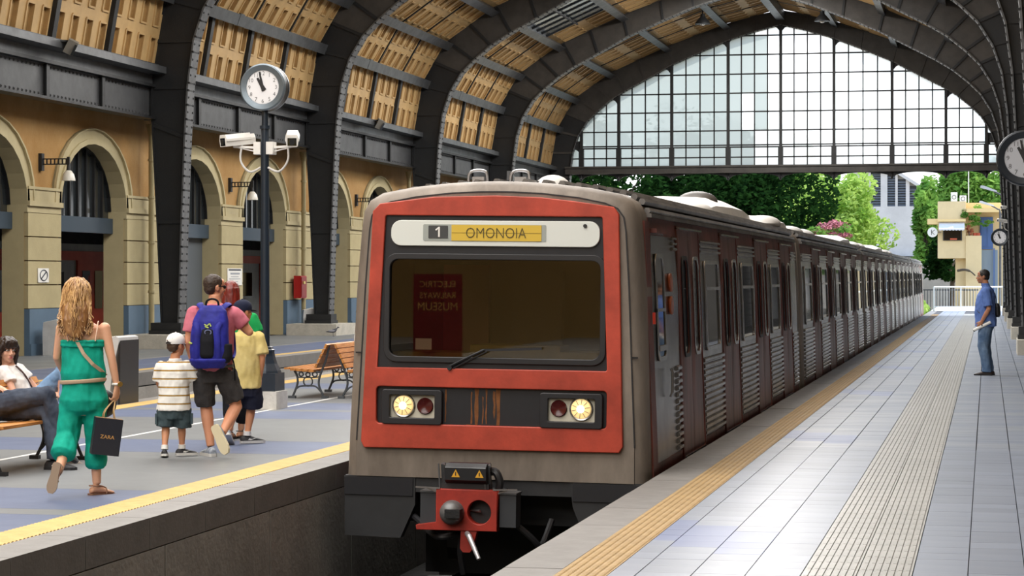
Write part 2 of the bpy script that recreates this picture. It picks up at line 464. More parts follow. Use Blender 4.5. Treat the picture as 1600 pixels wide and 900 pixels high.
# band phase: a blue band runs from y = 15.0 to 16.5 just behind the green figure
for y0, y1, b in band_edges():
    y0 += -2.6; y1 += -2.6
    if y1 < 8: continue
    for x0, x1 in ((-10.9, -8.97), (-8.91, -6.4)):
        MB().box(x0, x1, max(y0, 8) + .003, y1 - .003, -.03, 0).build('paving_band', M_band_b if b else M_band_g, fl)
slab('drain_line', -8.97, -8.91, 8, 100, -.03, .002, M_line, fl)
# joints in the edge walls
for (x, par) in ((-5.77, fl), (-11.5, fl), (-14.64, ff)):
    for i in range(40):
        y = 8 + 2.4 * i
        sx_ = .02 if x in (-5.77,) else -.02
        x0, x1 = (x - .03, x - .0) if x != -11.5 else (x, x + .03)
        MB().box(x0, x1, y + .01, y + 2.39, -1.3, -.23).build('edge_panel', M_concrete, par)
# far platform strips
MB().box(-15.0, -14.64, 20, 100, -.25, 0).build('coping_strip', M_cop, ff)
stuff_tiles('tactile_strip', M_yellowl, [(-15.25, -15.0, 20 + i * .6, 20.6 + i * .6) for i in range(134)], ff)
for j in range(54):
    for x0, x1, m_ in ((-17.0, -15.25, M_band_b), (-17.15, -17.0, M_cop), (-20.2, -17.15, M_band_g)):
        MB().box(x0, x1, 20 + j * 1.5 + .004, 21.5 + j * 1.5 - .004, -.03, 0).build('paving_band', m_, ff)

# ---- arched iron ribs, one thing each
def rib(Y, last=False):
    r = thing('arch_rib', kind='structure', loc=(CX, Y, 0))
    par = r
    poly = OUTF + INF[::-1]
    mb = MB(); n = len(OUTF)
    yw = .07
    for d in (-yw, yw):
        b = len(mb.v); mb.v += [(x, Y + d, z) for x, z in OUTF] + [(x, Y + d, z) for x, z in INF]
        mb.f += [(b + i, b + i + 1, b + n + i + 1, b + n + i) for i in range(n - 1)]
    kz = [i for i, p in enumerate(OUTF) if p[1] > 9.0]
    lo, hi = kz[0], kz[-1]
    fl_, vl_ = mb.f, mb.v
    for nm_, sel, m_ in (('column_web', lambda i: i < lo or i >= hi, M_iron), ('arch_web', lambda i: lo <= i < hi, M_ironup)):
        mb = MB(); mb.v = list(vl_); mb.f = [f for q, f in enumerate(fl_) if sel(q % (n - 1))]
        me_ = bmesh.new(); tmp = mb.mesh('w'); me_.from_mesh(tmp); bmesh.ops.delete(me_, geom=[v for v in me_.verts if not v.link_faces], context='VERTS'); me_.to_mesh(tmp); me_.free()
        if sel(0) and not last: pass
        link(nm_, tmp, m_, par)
    for nm, prof, t, s_ in (('inner_flange', INF, .04, 1), ('outer_flange', OUTF, .04, -1)):
        mb = MB(); mu = MB(); mlow = mb
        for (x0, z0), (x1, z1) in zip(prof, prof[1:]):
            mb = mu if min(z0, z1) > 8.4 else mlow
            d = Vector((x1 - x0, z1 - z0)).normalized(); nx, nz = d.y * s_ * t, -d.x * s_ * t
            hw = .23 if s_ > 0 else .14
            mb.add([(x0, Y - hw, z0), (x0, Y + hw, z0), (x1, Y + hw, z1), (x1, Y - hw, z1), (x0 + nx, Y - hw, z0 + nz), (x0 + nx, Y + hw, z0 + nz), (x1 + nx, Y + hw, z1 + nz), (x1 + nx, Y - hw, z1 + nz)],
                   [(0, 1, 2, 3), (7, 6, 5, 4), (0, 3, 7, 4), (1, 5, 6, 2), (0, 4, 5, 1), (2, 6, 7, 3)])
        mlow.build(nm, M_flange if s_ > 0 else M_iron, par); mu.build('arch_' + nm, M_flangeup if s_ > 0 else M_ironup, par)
    # rivets along the inner flange and web edge, stiffener straps across the web
    mb = MB(); mr = MB(); acc = 0
    for (x0, z0), (x1, z1) in zip(INF, INF[1:]):
        L = math.hypot(x1 - x0, z1 - z0); k = max(1, int(L / .16)); dx, dz = (x1 - x0) / L, (z1 - z0) / L; nx, nz = dz, -dx
        for i in range(k):
            t = (i + .5) / k; x = x0 + (x1 - x0) * t + nx * .04; z = z0 + (z1 - z0) * t + nz * .04
            for q in (-.16, .16): mr.add([(x - dx * .028, Y + q - .028, z - dz * .028), (x + dx * .028, Y + q - .028, z + dz * .028), (x + dx * .028, Y + q + .028, z + dz * .028), (x - dx * .028, Y + q + .028, z - dz * .028), (x + nx * .025, Y + q, z + nz * .025)], [(0, 1, 4), (1, 2, 4), (2, 3, 4), (3, 0, 4)])
            if i % 2 == 0: mb.bar((x - dx * .022, Y - .235, z - dz * .022 ), (x + dx * .022, Y - .235, z + dz * .022), .012, .05, (nx, 0, nz)); mb.bar((x + nx * .004 , Y - .23, z + nz * .004), (x + nx * .004, Y + .23, z + nz * .004), .03, .008, (nx, 0, nz))
    mr.build('rivets', M_iron, par, fix=False)['kind'] = 'stuff'
    mb.build('seams', M_iron, par, fix=False)['kind'] = 'stuff'
    mb = MB()
    for i in range(1, n - 1):
        (x0, z0), (x1, z1) = OUTF[i], INF[i]
        mb.bar((x0, Y - yw - .02, z0), (x1, Y - yw - .02, z1), .09, .05, (0, 1, 0))
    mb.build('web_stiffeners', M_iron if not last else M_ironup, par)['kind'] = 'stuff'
    for s_ in (-1, 1):
        MB().box(CX + s_ * 10.05 - .4, CX + s_ * 10.05 + .4, Y - .35, Y + .35, .33, .42).build('base_plate', M_iron, par)
        MB().box(CX + s_ * 10.05 - .38, CX + s_ * 10.05 + .38, Y - .28, Y + .28, .42, .6).build('column_foot', M_iron, par)
        hw_ = .75 if s_ < 0 else .42
        MB().box(CX + s_ * 10.05 - hw_, CX + s_ * 10.05 + hw_, Y - 1.0, Y + 1.0, 0, .33).build('plinth_block', M_plinth, par)
    return r
for i, Y in enumerate(RIBY): rib(Y, i == 5)

# ---- ceiling: boards, purlins, sub-ribs, skylights
ceiling = thing('ceiling', kind='structure', loc=(CX, 38, 13))
def panel_mesh(mb, P0, P1, y0, y1, s_):
    (u0, z0), (u1, z1) = P0, P1
    L = math.hypot(u1 - u0, z1 - z0); du, dz = (u1 - u0) / L, (z1 - z0) / L
    nu, nz = dz, -du                    # towards the hall (u shrinks, z drops)
    if nu > 0: nu, nz = -nu, -nz
    if nz > 0 and abs(nz) > abs(nu): nu, nz = -nu, -nz
    def P(a, y, d): return (CX + s_ * (u0 + du * a + nu * d), y, z0 + dz * a + nz * d)
    ya = [0]; W = y1 - y0
    for i in range(4): c = W * (i + .5) / 4; ya += [c - W * .06, c + W * .06]
    ya.append(W)
    aa = [0, L * .10, L * .44, L * .58, L * .92, L]
    for i in range(len(aa) - 1):
        for j in range(len(ya) - 1):
            a0, a1, b0, b1 = aa[i], aa[i + 1], y0 + ya[j], y0 + ya[j + 1]
            if i in (1, 3) and j % 2 == 1:
                o = [P(a0, b0, 0), P(a1, b0, 0), P(a1, b1, 0), P(a0, b1, 0), P(a0, b0, -.09), P(a1, b0, -.09), P(a1, b1, -.09), P(a0, b1, -.09)]
                mb.add(o, [(4, 5, 6, 7), (0, 1, 5, 4), (1, 2, 6, 5), (2, 3, 7, 6), (3, 0, 4, 7)])
                f = .03
                for (p, q) in (((a0, b0), (a1, b0)), ((a0, b1), (a1, b1)), ((a0, b0), (a0, b1)), ((a1, b0), (a1, b1))):
                    v0, v1 = P(*p, .015), P(*q, .015); mb.bar(v0, v1, .045, .03, (s_ * nu, 0, nz))
            else:
                mb.add([P(a0, b0, 0), P(a1, b0, 0), P(a1, b1, 0), P(a0, b1, 0)], [(0, 1, 2, 3)])
LOUV = {(2, 3), (3, 3), (1, 3)}
for k in range(5):
    Y0, Y1 = RIBY[k] + .05, RIBY[k + 1] - .05; W = (Y1 - Y0) / 4
    for s_ in (-1, 1):
        for i in range(6):
            sky = (k, i) in LOUV
            for j in range(4):
                if sky and j < 3: continue
                mb = MB(); panel_mesh(mb, SKIN[i], SKIN[i + 1], Y0 + j * W, Y0 + (j + 1) * W, s_)
                mb.build('ceiling_board', M_board, ceiling, fix=False)
            if sky:
                (u0, z0), (u1, z1) = SKIN[i], SKIN[i + 1]
                N = 10; wd = 3 * W / N
                for q in range(N):
                    a, b = Y0 + q * wd, Y0 + (q + 1) * wd
                    mb = MB(); mb.add([(CX + s_ * u0, a + .04, z0), (CX + s_ * u1, a + .04, z1), (CX + s_ * u1, b - .04, z1), (CX + s_ * u0, b - .04, z0)], [(0, 1, 2, 3)])
                    mb.build('skylight_pane', M_sky_glass, ceiling, fix=False)
                mb = MB()
                for q in range(N + 1): mb.bar((CX + s_ * u0, Y0 + q * wd, z0 - .02), (CX + s_ * u1, Y0 + q * wd, z1 - .02), .09, .06, (0, 0, 1))
                mb.bar((CX + s_ * (u0 + u1) / 2, Y0, (z0 + z1) / 2 - .12), (CX + s_ * (u0 + u1) / 2, Y0 + 3 * W, (z0 + z1) / 2 - .12), .06, .06)
                mb.build('skylight_bars', M_iron, ceiling)
        for j in range(1, 4):
            y = Y0 + j * W; mb = MB()
            for i in range(6):
                (u0, z0), (u1, z1) = SKIN[i], SKIN[i + 1]; wd = .2 if i < 1 else (.05 if i > 1 else .07)
                if (k, i) in LOUV: continue
                mb.bar((CX + s_ * u0, y, z0), (CX + s_ * u1, y, z1), wd, .22 if i < 1 else .08, (s_ * -.5, 0, -.8))
            mb.build('sub_rib', M_iron, ceiling)
    for s_ in (-1, 1):
        for i in range(1, 6):
            u, z = SKIN[i]; mb = MB()
            (ua, za), (ub, zb) = SKIN[i - 1], SKIN[i + 1]; d = Vector((ub - ua, zb - za)).normalized(); nv = Vector((d.y, -d.x))
            if nv.y > 0: nv = -nv
            up = (s_ * nv.x, 0, nv.y)
            p = Vector((CX + s_ * u, 0, z)) + Vector(up) * .12
            mb.bar((p.x, Y0, p.z), (p.x, Y1, p.z), .12, .24, up); q = p + Vector(up) * .13
            mb.bar((q.x, Y0, q.z), (q.x, Y1, q.z), .30, .03, up)
            q2 = q + Vector((0, .0, .02))
            mb.bar((q2.x, Y0 + W * 1.45, q2.z), (q2.x, Y0 + W * 1.55, q2.z), .32, .06, up)
            mb.build('purlin', M_steel, ceiling)
    MB().box(CX - .18, CX + .18, Y0, Y1, 13.1, 13.5).build('ridge_purlin', M_steel, ceiling)
# roof over the front part of the hall, above and behind the camera: opaque white panels along the crown, added to keep the sun out
roof = MB()
for s_ in (-1, 1):
    for i in range(0, 4):
        (u0, z0), (u1, z1) = SKIN[i], SKIN[i + 1]
        roof.add([(CX + s_ * u0, -25, z0), (CX + s_ * u1, -25, z1), (CX + s_ * u1, 38.1, z1), (CX + s_ * u0, 38.1, z0)], [(0, 1, 2, 3)])
roof.build('front_roof_boards', M_board, ceiling, fix=False)
roof = MB()
for s_ in (-1, 1):
    for i in range(4, 6):
        (u0, z0), (u1, z1) = SKIN[i], SKIN[i + 1]
        roof.add([(CX + s_ * u0, -25, z0), (CX + s_ * u1, -25, z1), (CX + s_ * u1, 38.1, z1), (CX + s_ * u0, 38.1, z0)], [(0, 1, 2, 3)])
roof.build('front_roof_sun_block', M_white, ceiling, fix=False)  # not glass: opaque sheet added above the view to block the sun

# ---- left wall
WX = -20.2
ARC = [42.85 + 12.4 * k for k in range(-2, 5)] + [48.5 + 12.4 * k for k in range(-2, 5)]
ARC.sort(); ARC = [a for a in ARC if 22 < a < 99]
HW, SP, AH = 1.93, 3.25, 1.5
def arch_pts(c, hw, sp, ah, n=14): return [(c - hw * math.cos(math.pi * i / n), sp + ah * math.sin(math.pi * i / n)) for i in range(n + 1)]
out = [(20, 0)]
for c in ARC: out += [(c - HW, 0)] + arch_pts(c, HW, SP, AH) + [(c + HW, 0)]
out += [(100.3, 0), (100.3, 6.4), (20, 6.4)]
wall_left = thing('wall_left', kind='structure', loc=(WX, 60, 0))
plate('stucco', [out], .5, lambda a, b, d: (WX - d, a, b), M_stucco, wall_left)
edges = [20] + [v for c in ARC for v in (c - HW, c + HW)] + [100.2]
for i in range(0, len(edges), 2):
    y0, y1 = edges[i], edges[i + 1]
    MB().box(WX - .02, WX + .13, y0 + .01, y1 - .01, 0, 1.0).box(WX - .02, WX + .17, y0, y1, 0, .25).build('dado', M_dado, wall_left)
    for q in range(4):
        z0 = 1.0 + q * .52
        MB().box(WX - .02, WX + .09, y0 + .02, y1 - .02, z0 + .012, z0 + .508).build('stone_block', M_cream, wall_left)
    MB().box(WX - .02, WX + .08, y0, y1, 3.08, 3.22).box(WX - .02, WX + .14, y0, y1, 3.22, 3.33).box(WX - .02, WX + .09, y0, y1, 3.33, 3.58).box(WX - .02, WX + .12, y0, y1, 3.58, 3.64).build('capital_band', M_trim, wall_left)
for wi, c in enumerate(ARC):
    mb = MB()
    path_o = [(c - HW - .36, 3.3)] + arch_pts(c, HW + .36, SP + .15, AH + .36 - .15) + [(c + HW + .36, 3.3)]
    path_m = [(c - HW - .12, 3.3)] + arch_pts(c, HW + .12, SP + .05, AH + .07) + [(c + HW + .12, 3.3)]
    path_i = [(c - HW, 3.3)] + arch_pts(c, HW, SP, AH) + [(c + HW, 3.3)]
    def strip(pa, pb, d):
        n = len(pa); vs = [(WX, a, b) for a, b in pa] + [(WX + d, a, b) for a, b in pa] + [(WX + d, a, b) for a, b in pb] + [(WX, a, b) for a, b in pb]
        mb.add(vs, [(k * n + i, k * n + i + 1, (k + 1) * n + i + 1, (k + 1) * n + i) for k in range(3) for i in range(n - 1)])
    strip(path_o, path_m, .05); strip(path_m, path_i, .09)
    strip([(a, b) for a, b in path_o], [(a + (c - a) * .03, b - .02) for a, b in path_o], .11)
    mb.build('arch_moulding', M_trim, wall_left)
    # reveals and soffit in cream
    mb = MB(); pin = [(c - HW, 0)] + arch_pts(c, HW, SP, AH) + [(c + HW, 0)]
    n = len(pin); pin2 = [(a + (c - a) * .006, b - .006) for a, b in pin]
    mb.add([(WX + .01, a, b) for a, b in pin2] + [(WX - .5, a, b) for a, b in pin2], [(i, i + 1, n + i + 1, n + i) for i in range(n - 1)])
    mb.build('arch_reveal', M_trim, wall_left)
    wn = thing('window_%d' % (wi + 1), kind='structure', loc=(WX - .4, c, 2.8))
    GX = WX - .36
    MB().box(GX - .1, GX + .1, c - HW, c + HW, 2.72, 3.08).build('transom_beam', mat('transom_blue', C('#33424f'), .5) if wi == 0 else MATS['transom_blue'], wn)
    fan = [(c - HW, 3.08)] + arch_pts(c, HW, SP, AH) + [(c + HW, 3.08)]
    MB().add([(GX - .02, a, b) for a, b in fan], [tuple(range(len(fan)))]).build('fanlight_pane', M_glass_fan, wn)
    for q in range(1, 8):
        y = c - HW + q * 2 * HW / 8; zt = SP + AH * math.sqrt(max(0, 1 - ((y - c) / HW) ** 2))
        MB().box(GX - .03, GX + .04, y - .035, y + .035, 3.08, zt).build('glazing_bar', M_iron, wn)
    mb = MB(); pth = arch_pts(c, HW, SP, AH)
    for p, q in zip(pth, pth[1:]): mb.bar((GX, *p), (GX, *q), .08, .12, (1, 0, 0))
    mb.build('arch_frame', M_iron, wn)
# concourse behind the arches
slab('wall_concourse', -26.6, -26.4, 18, 102, 0, 5, mat('concourse_wall', (.05, .05, .05), .8))
slab('ceiling_concourse', -26.5, WX - .5, 18, 102, 4.9, 5.0, M_girder)
slab('floor_concourse', -26.5, -20.7, 18, 102, -.3, -.02, M_joint)
slab('wall_concourse_end', -26.5, -20.7, 101.8, 102, 0, 5, M_girder)
slab('wall_concourse_start', -26.5, -20.7, 18, 18.2, 0, 5, M_girder)
slab('door_1', WX - .55, WX - .45, 56.0, 57.3, 0, 2.72, mat('grey_door', C('#555b60'), .5))
slab('door_2', WX - .55, WX - .45, 80.7, 82.1, 0, 2.72, MATS['grey_door'])

# ---- plate girders along the left wall and the dark right-hand wall
for k in range(5):
    g = thing('plate_girder', kind='structure', loc=(-19.4, RIBY[k], 5.5))
    Y0, Y1 = RIBY[k] + .1, RIBY[k + 1] - .1
    MB().box(-19.62, -19.52, Y0, Y1, 5.5, 6.4).build('girder_web', M_girder, g)
    MB().box(-19.75, -19.36, Y0, Y1, 5.44, 5.5).box(-19.75, -19.36, Y0, Y1, 6.2, 6.27).build('girder_flange', M_iron, g)
    MB().box(-19.75, -19.45, Y0, Y1, 6.27, 6.5).box(-19.62, -19.1, Y0, Y1, 6.52, 6.68).build('eaves_beam', M_steel, g)
    W = (Y1 - Y0) / 4
    for j in range(5):
        y = Y0 + j * W; MB().box(-19.55, -19.44, y - .02, y + .02, 5.5, 6.2).box(-19.46, -19.43, y - .08, y + .08, 5.5, 6.2).build('girder_stiffener', M_iron, g)
    mb = MB()
    for z in (5.56, 6.14):
        for i in range(60):
            y = Y0 + (i + .5) * (Y1 - Y0) / 60; mb.add([(-19.52, y - .03, z - .03), (-19.52, y + .03, z - .03), (-19.52, y + .03, z + .03), (-19.52, y - .03, z + .03), (-19.49, y, z)], [(0, 1, 4), (1, 2, 4), (2, 3, 4), (3, 0, 4)])
    mb.build('rivets', M_iron, g, fix=False)['kind'] = 'stuff'
    g = thing('plate_girder', kind='structure', loc=(1.4, RIBY[k], 5.5))
    MB().box(1.5, 1.6, Y0, Y1, 5.5, 6.5).box(1.2, 1.7, Y0, Y1, 5.44, 5.5).box(1.2, 1.7, Y0, Y1, 6.45, 6.6).build('girder_web', M_iron, g)
slab('wall_right', 3.6, 3.9, -25, 101, 0, 6.6, mat('right_wall_dark', C('#4a4640'), .8, 0, .3, 1))
slab('roof_right', 1.2, 3.9, -25, 101, 6.6, 6.75, M_girder)
slab('wall_left_front', WX - .5, WX, -25, 20, 0, 6.6, M_stucco)
slab('roof_left_front', WX - .5, -19.3, -25, 101, 6.6, 6.75, M_girder)
wb = plate('wall_street_end', [[(-20.7, -1.3), (3.9, -1.3), (3.9, 6.7)] + [(CX + u, z) for u, z in SKIN[1:]] + [(CX - u, z) for u, z in SKIN[::-1][1:]] + [(-20.7, 6.7)]], .4, lambda a, b, d: (a, -25 - d, b), mat('street_wall', C('#a98a55'), .8))
wb['kind'] = 'structure'
slab('ground_street', -40, 20, -60, -25.4, -.4, -.02, M_band_g)

# ---- far gable: glazed screen
gable = thing('window_gable', kind='structure', loc=(CX, 100, 6.3))
GY = 100.0
GX0 = [-18.0, -16.29, -13.88, -11.34, -9.0, -6.65, -4.11, -1.78, -.05]
cols_x = []
xs = [-18.75] + GX0 + [.72]
for a, b in zip(xs, xs[1:]):
    n = max(1, round((b - a) / .6))
    cols_x += [a + (b - a) * i / n for i in range(n)]
cols_x.append(xs[-1])
rows_z = [6.66, 7.03, 7.48, 8.22, 9.06, 9.89, 10.74, 11.6, 12.45, 13.1]
conv = [(CX - u, z) for u, z in INNER if z > 6] ; conv = [(CX - 9.56, 6.2)] + [(CX - u, z) for u, z in INNER[4:]] + [(CX + u, z) for u, z in INNER[4:-1][::-1]] + [(CX + 9.56, 6.2)]
conv = conv[::-1]
for i in range(len(cols_x) - 1):
    for j in range(len(rows_z) - 1):
        pg = clip([(cols_x[i], rows_z[j]), (cols_x[i + 1], rows_z[j]), (cols_x[i + 1], rows_z[j + 1]), (cols_x[i], rows_z[j + 1])], conv)
        if len(pg) < 3: continue
        xm = (cols_x[i] + cols_x[i + 1]) / 2
        greyer = xm < -10.6 or (xm < -9.4 and R.random() < .5)
        MB().add([(a, GY + .05, b) for a, b in pg], [tuple(range(len(pg)))]).build('window_pane', M_pane_d if greyer else M_pane, gable, fix=False)
def ztop(x): return interp([(CX - u, z) for u, z in INNER] + [(CX + u, z) for u, z in INNER[::-1][1:]], x)
for x in cols_x[1:-1]:
    big = min(abs(x - g) for g in GX0) < .01; wd = .13 if big else .055
    mb = MB().box(x - wd / 2, x + wd / 2, GY - (.12 if big else .03), GY + .05, 6.6, ztop(x) - .0)
    if big: mb.box(x - .11, x + .11, GY - .16, GY + .05, 6.6, 7.45)
    mb.build('mullion' if big else 'glazing_bar', M_iron, gable)
def xspan(z):
    pts = [(z_, u) for u, z_ in INNER]
    return interp(pts, z)
for z in rows_z[1:-1] + [7.57]:
    u = xspan(z); MB().box(CX - u, CX + u, GY - .03, GY + .04, z - .03, z + .03).build('transom_bar', M_iron, gable)
# corner brackets at the tops of the mullions
for g in GX0:
    mb = MB()
    for s_ in (-1, 1):
        zt = ztop(g + s_ * .35); pr = [(0, zt - .45), (s_ * .06, zt - .2), (s_ * .18, zt - .06), (s_ * .4, zt + .05 if abs(g - CX) > 1 or True else zt), (s_ * .3, zt + .35), (0, zt + .4)]
        mb.prism(pr, lambda a, b, d: (g + a, GY + d, b), -.02, .03)
    mb.build('mullion_bracket', M_iron, gable)
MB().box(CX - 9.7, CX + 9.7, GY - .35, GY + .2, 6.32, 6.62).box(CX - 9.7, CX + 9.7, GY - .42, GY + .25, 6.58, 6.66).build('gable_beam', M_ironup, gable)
# scalloped valance under the beam
gl = [-18.7] + GX0 + [.7]
for a, b in zip(gl, gl[1:]):
    w_ = b - a; pr = [(a, 6.34), (a, 6.04), (a + .06, 6.08)] + [(a + .06 + (w_ - .12) * t, 6.08 + .22 * math.sin(math.pi * t) ** .45) for t in [i / 16 for i in range(1, 16)]] + [(b - .06, 6.08), (b, 6.04), (b, 6.34)]
    MB().prism(pr, lambda p, q, d: (p, GY + d, q), -.06, .0).build('valance_scallop', M_iron, gable)
for g in GX0: MB().lathe([(.0, 5.98), (.05, 6.02), (.07, 6.1), (.04, 6.2), (.04, 6.34)], (g, GY - .1, 0), 8).build('pendant_knob', M_iron, gable)
# ================================================================== the train
T_red = mat('train_red', C('#b9442f'), .5, 0, .25, 2.2, .05, 30, col2=C('#93321f'))
T_door = mat('door_red_brown', C('#7d3a2e'), .35, 0, .35, 1.5, .05, 20, col2=C('#43211c'), stretch=(1, 3, .6))
T_band = mat('upper_band_red', C('#7b382b'), .45, 0, .35, 2, col2=C('#4c261f'))
T_front = mat('front_grey', C('#8d8378'), .5, .25, .3, 1.6, .05, 25, col2=C('#665d54'), stretch=(1, 1, .4))
T_side = mat('side_metal', (.30, .295, .29), .22, .88, .5, 2.2, .03, 10, col2=(.14, .137, .135))
T_ridge = mat('side_ridge_metal', (.40, .395, .39), .22, .88, .5, 2.5, .02, 10, col2=(.17, .165, .16))
T_roof = mat('roof_metal', C('#7a7672'), .42, .5, .35, 1.5, .05, 10, col2=C('#4d4a47'))
T_black = mat('front_black', C('#1c1d22'), .45, 0, .3, 5)
T_rust = mat('rust_streak', C('#7d4d25'), .8, 0, .4, 14)
T_sign = mat('sign_white', C('#d5d9d3'), .4)
T_under = mat('underframe', (.02, .021, .023), .6, 0, .3, 4)
T_rubber = mat('rubber_seal', (.012, .012, .014), .45)
T_trimc = mat('window_chrome', (.42, .42, .42), .22, .9, .25, 6)
T_wind = glass_mat('windscreen_glass', (.7, .66, .58), .058, 0, rough=.01)
T_lamp = mat('headlight_lens', C('#ffe9c0'), .3, emit=1.5)
T_lampr = mat('headlight_reflector', C('#f7d491'), .3, emit=.42)
T_ac = mat('roof_unit_white', C('#dad7d2'), .5, 0, .15, 2)
PROF = [(1.345, -.06), (1.335, .25), (1.315, .8), (1.283, 1.6), (1.245, 2.1), (1.225, 2.26), (1.17, 2.36), (1.06, 2.425), (.78, 2.478), (.44, 2.515), (.15, 2.53), (0, 2.532)]
GRO = [(1.235, -.06), (1.232, .25), (1.205, .8), (1.168, 1.6), (1.135, 2.1), (1.115, 2.22), (1.06, 2.295), (.95, 2.34), (.72, 2.385), (.40, 2.42), (.14, 2.432), (0, 2.433)]
def fullp(p): return p + [(-u, z) for u, z in reversed(p[:-1])]
FP, FG = fullp(PROF), fullp(GRO)
def su(z): return interp([(z_, u_) for u_, z_ in PROF[:6]], z)
CARL = [(18.95, 16.05), (35.35, 18.0), (53.75, 17.3), (71.4, 17.3), (89.1, 14.5)]
TC = -4.185
def sbox(mb, y0, y1, z0, z1, o0, o1, s_=1):
    """box laid on the leaning side of the car; o = stand-off from the skin"""
    vs = [(s_ * (su(z) + o), y, z) for z in (z0, z1) for y in (y0, y1) for o in (o0, o1)]
    return mb.add(vs, [(0, 2, 3, 1), (4, 5, 7, 6), (0, 1, 5, 4), (2, 6, 7, 3), (0, 4, 6, 2), (1, 3, 7, 5)])
def splate(name, loops, o0, dep, m, parent, s_=1):
    return plate(name, loops, dep, lambda a, b, d: (s_ * (su(b) + o0 + d), a, b), m, parent)
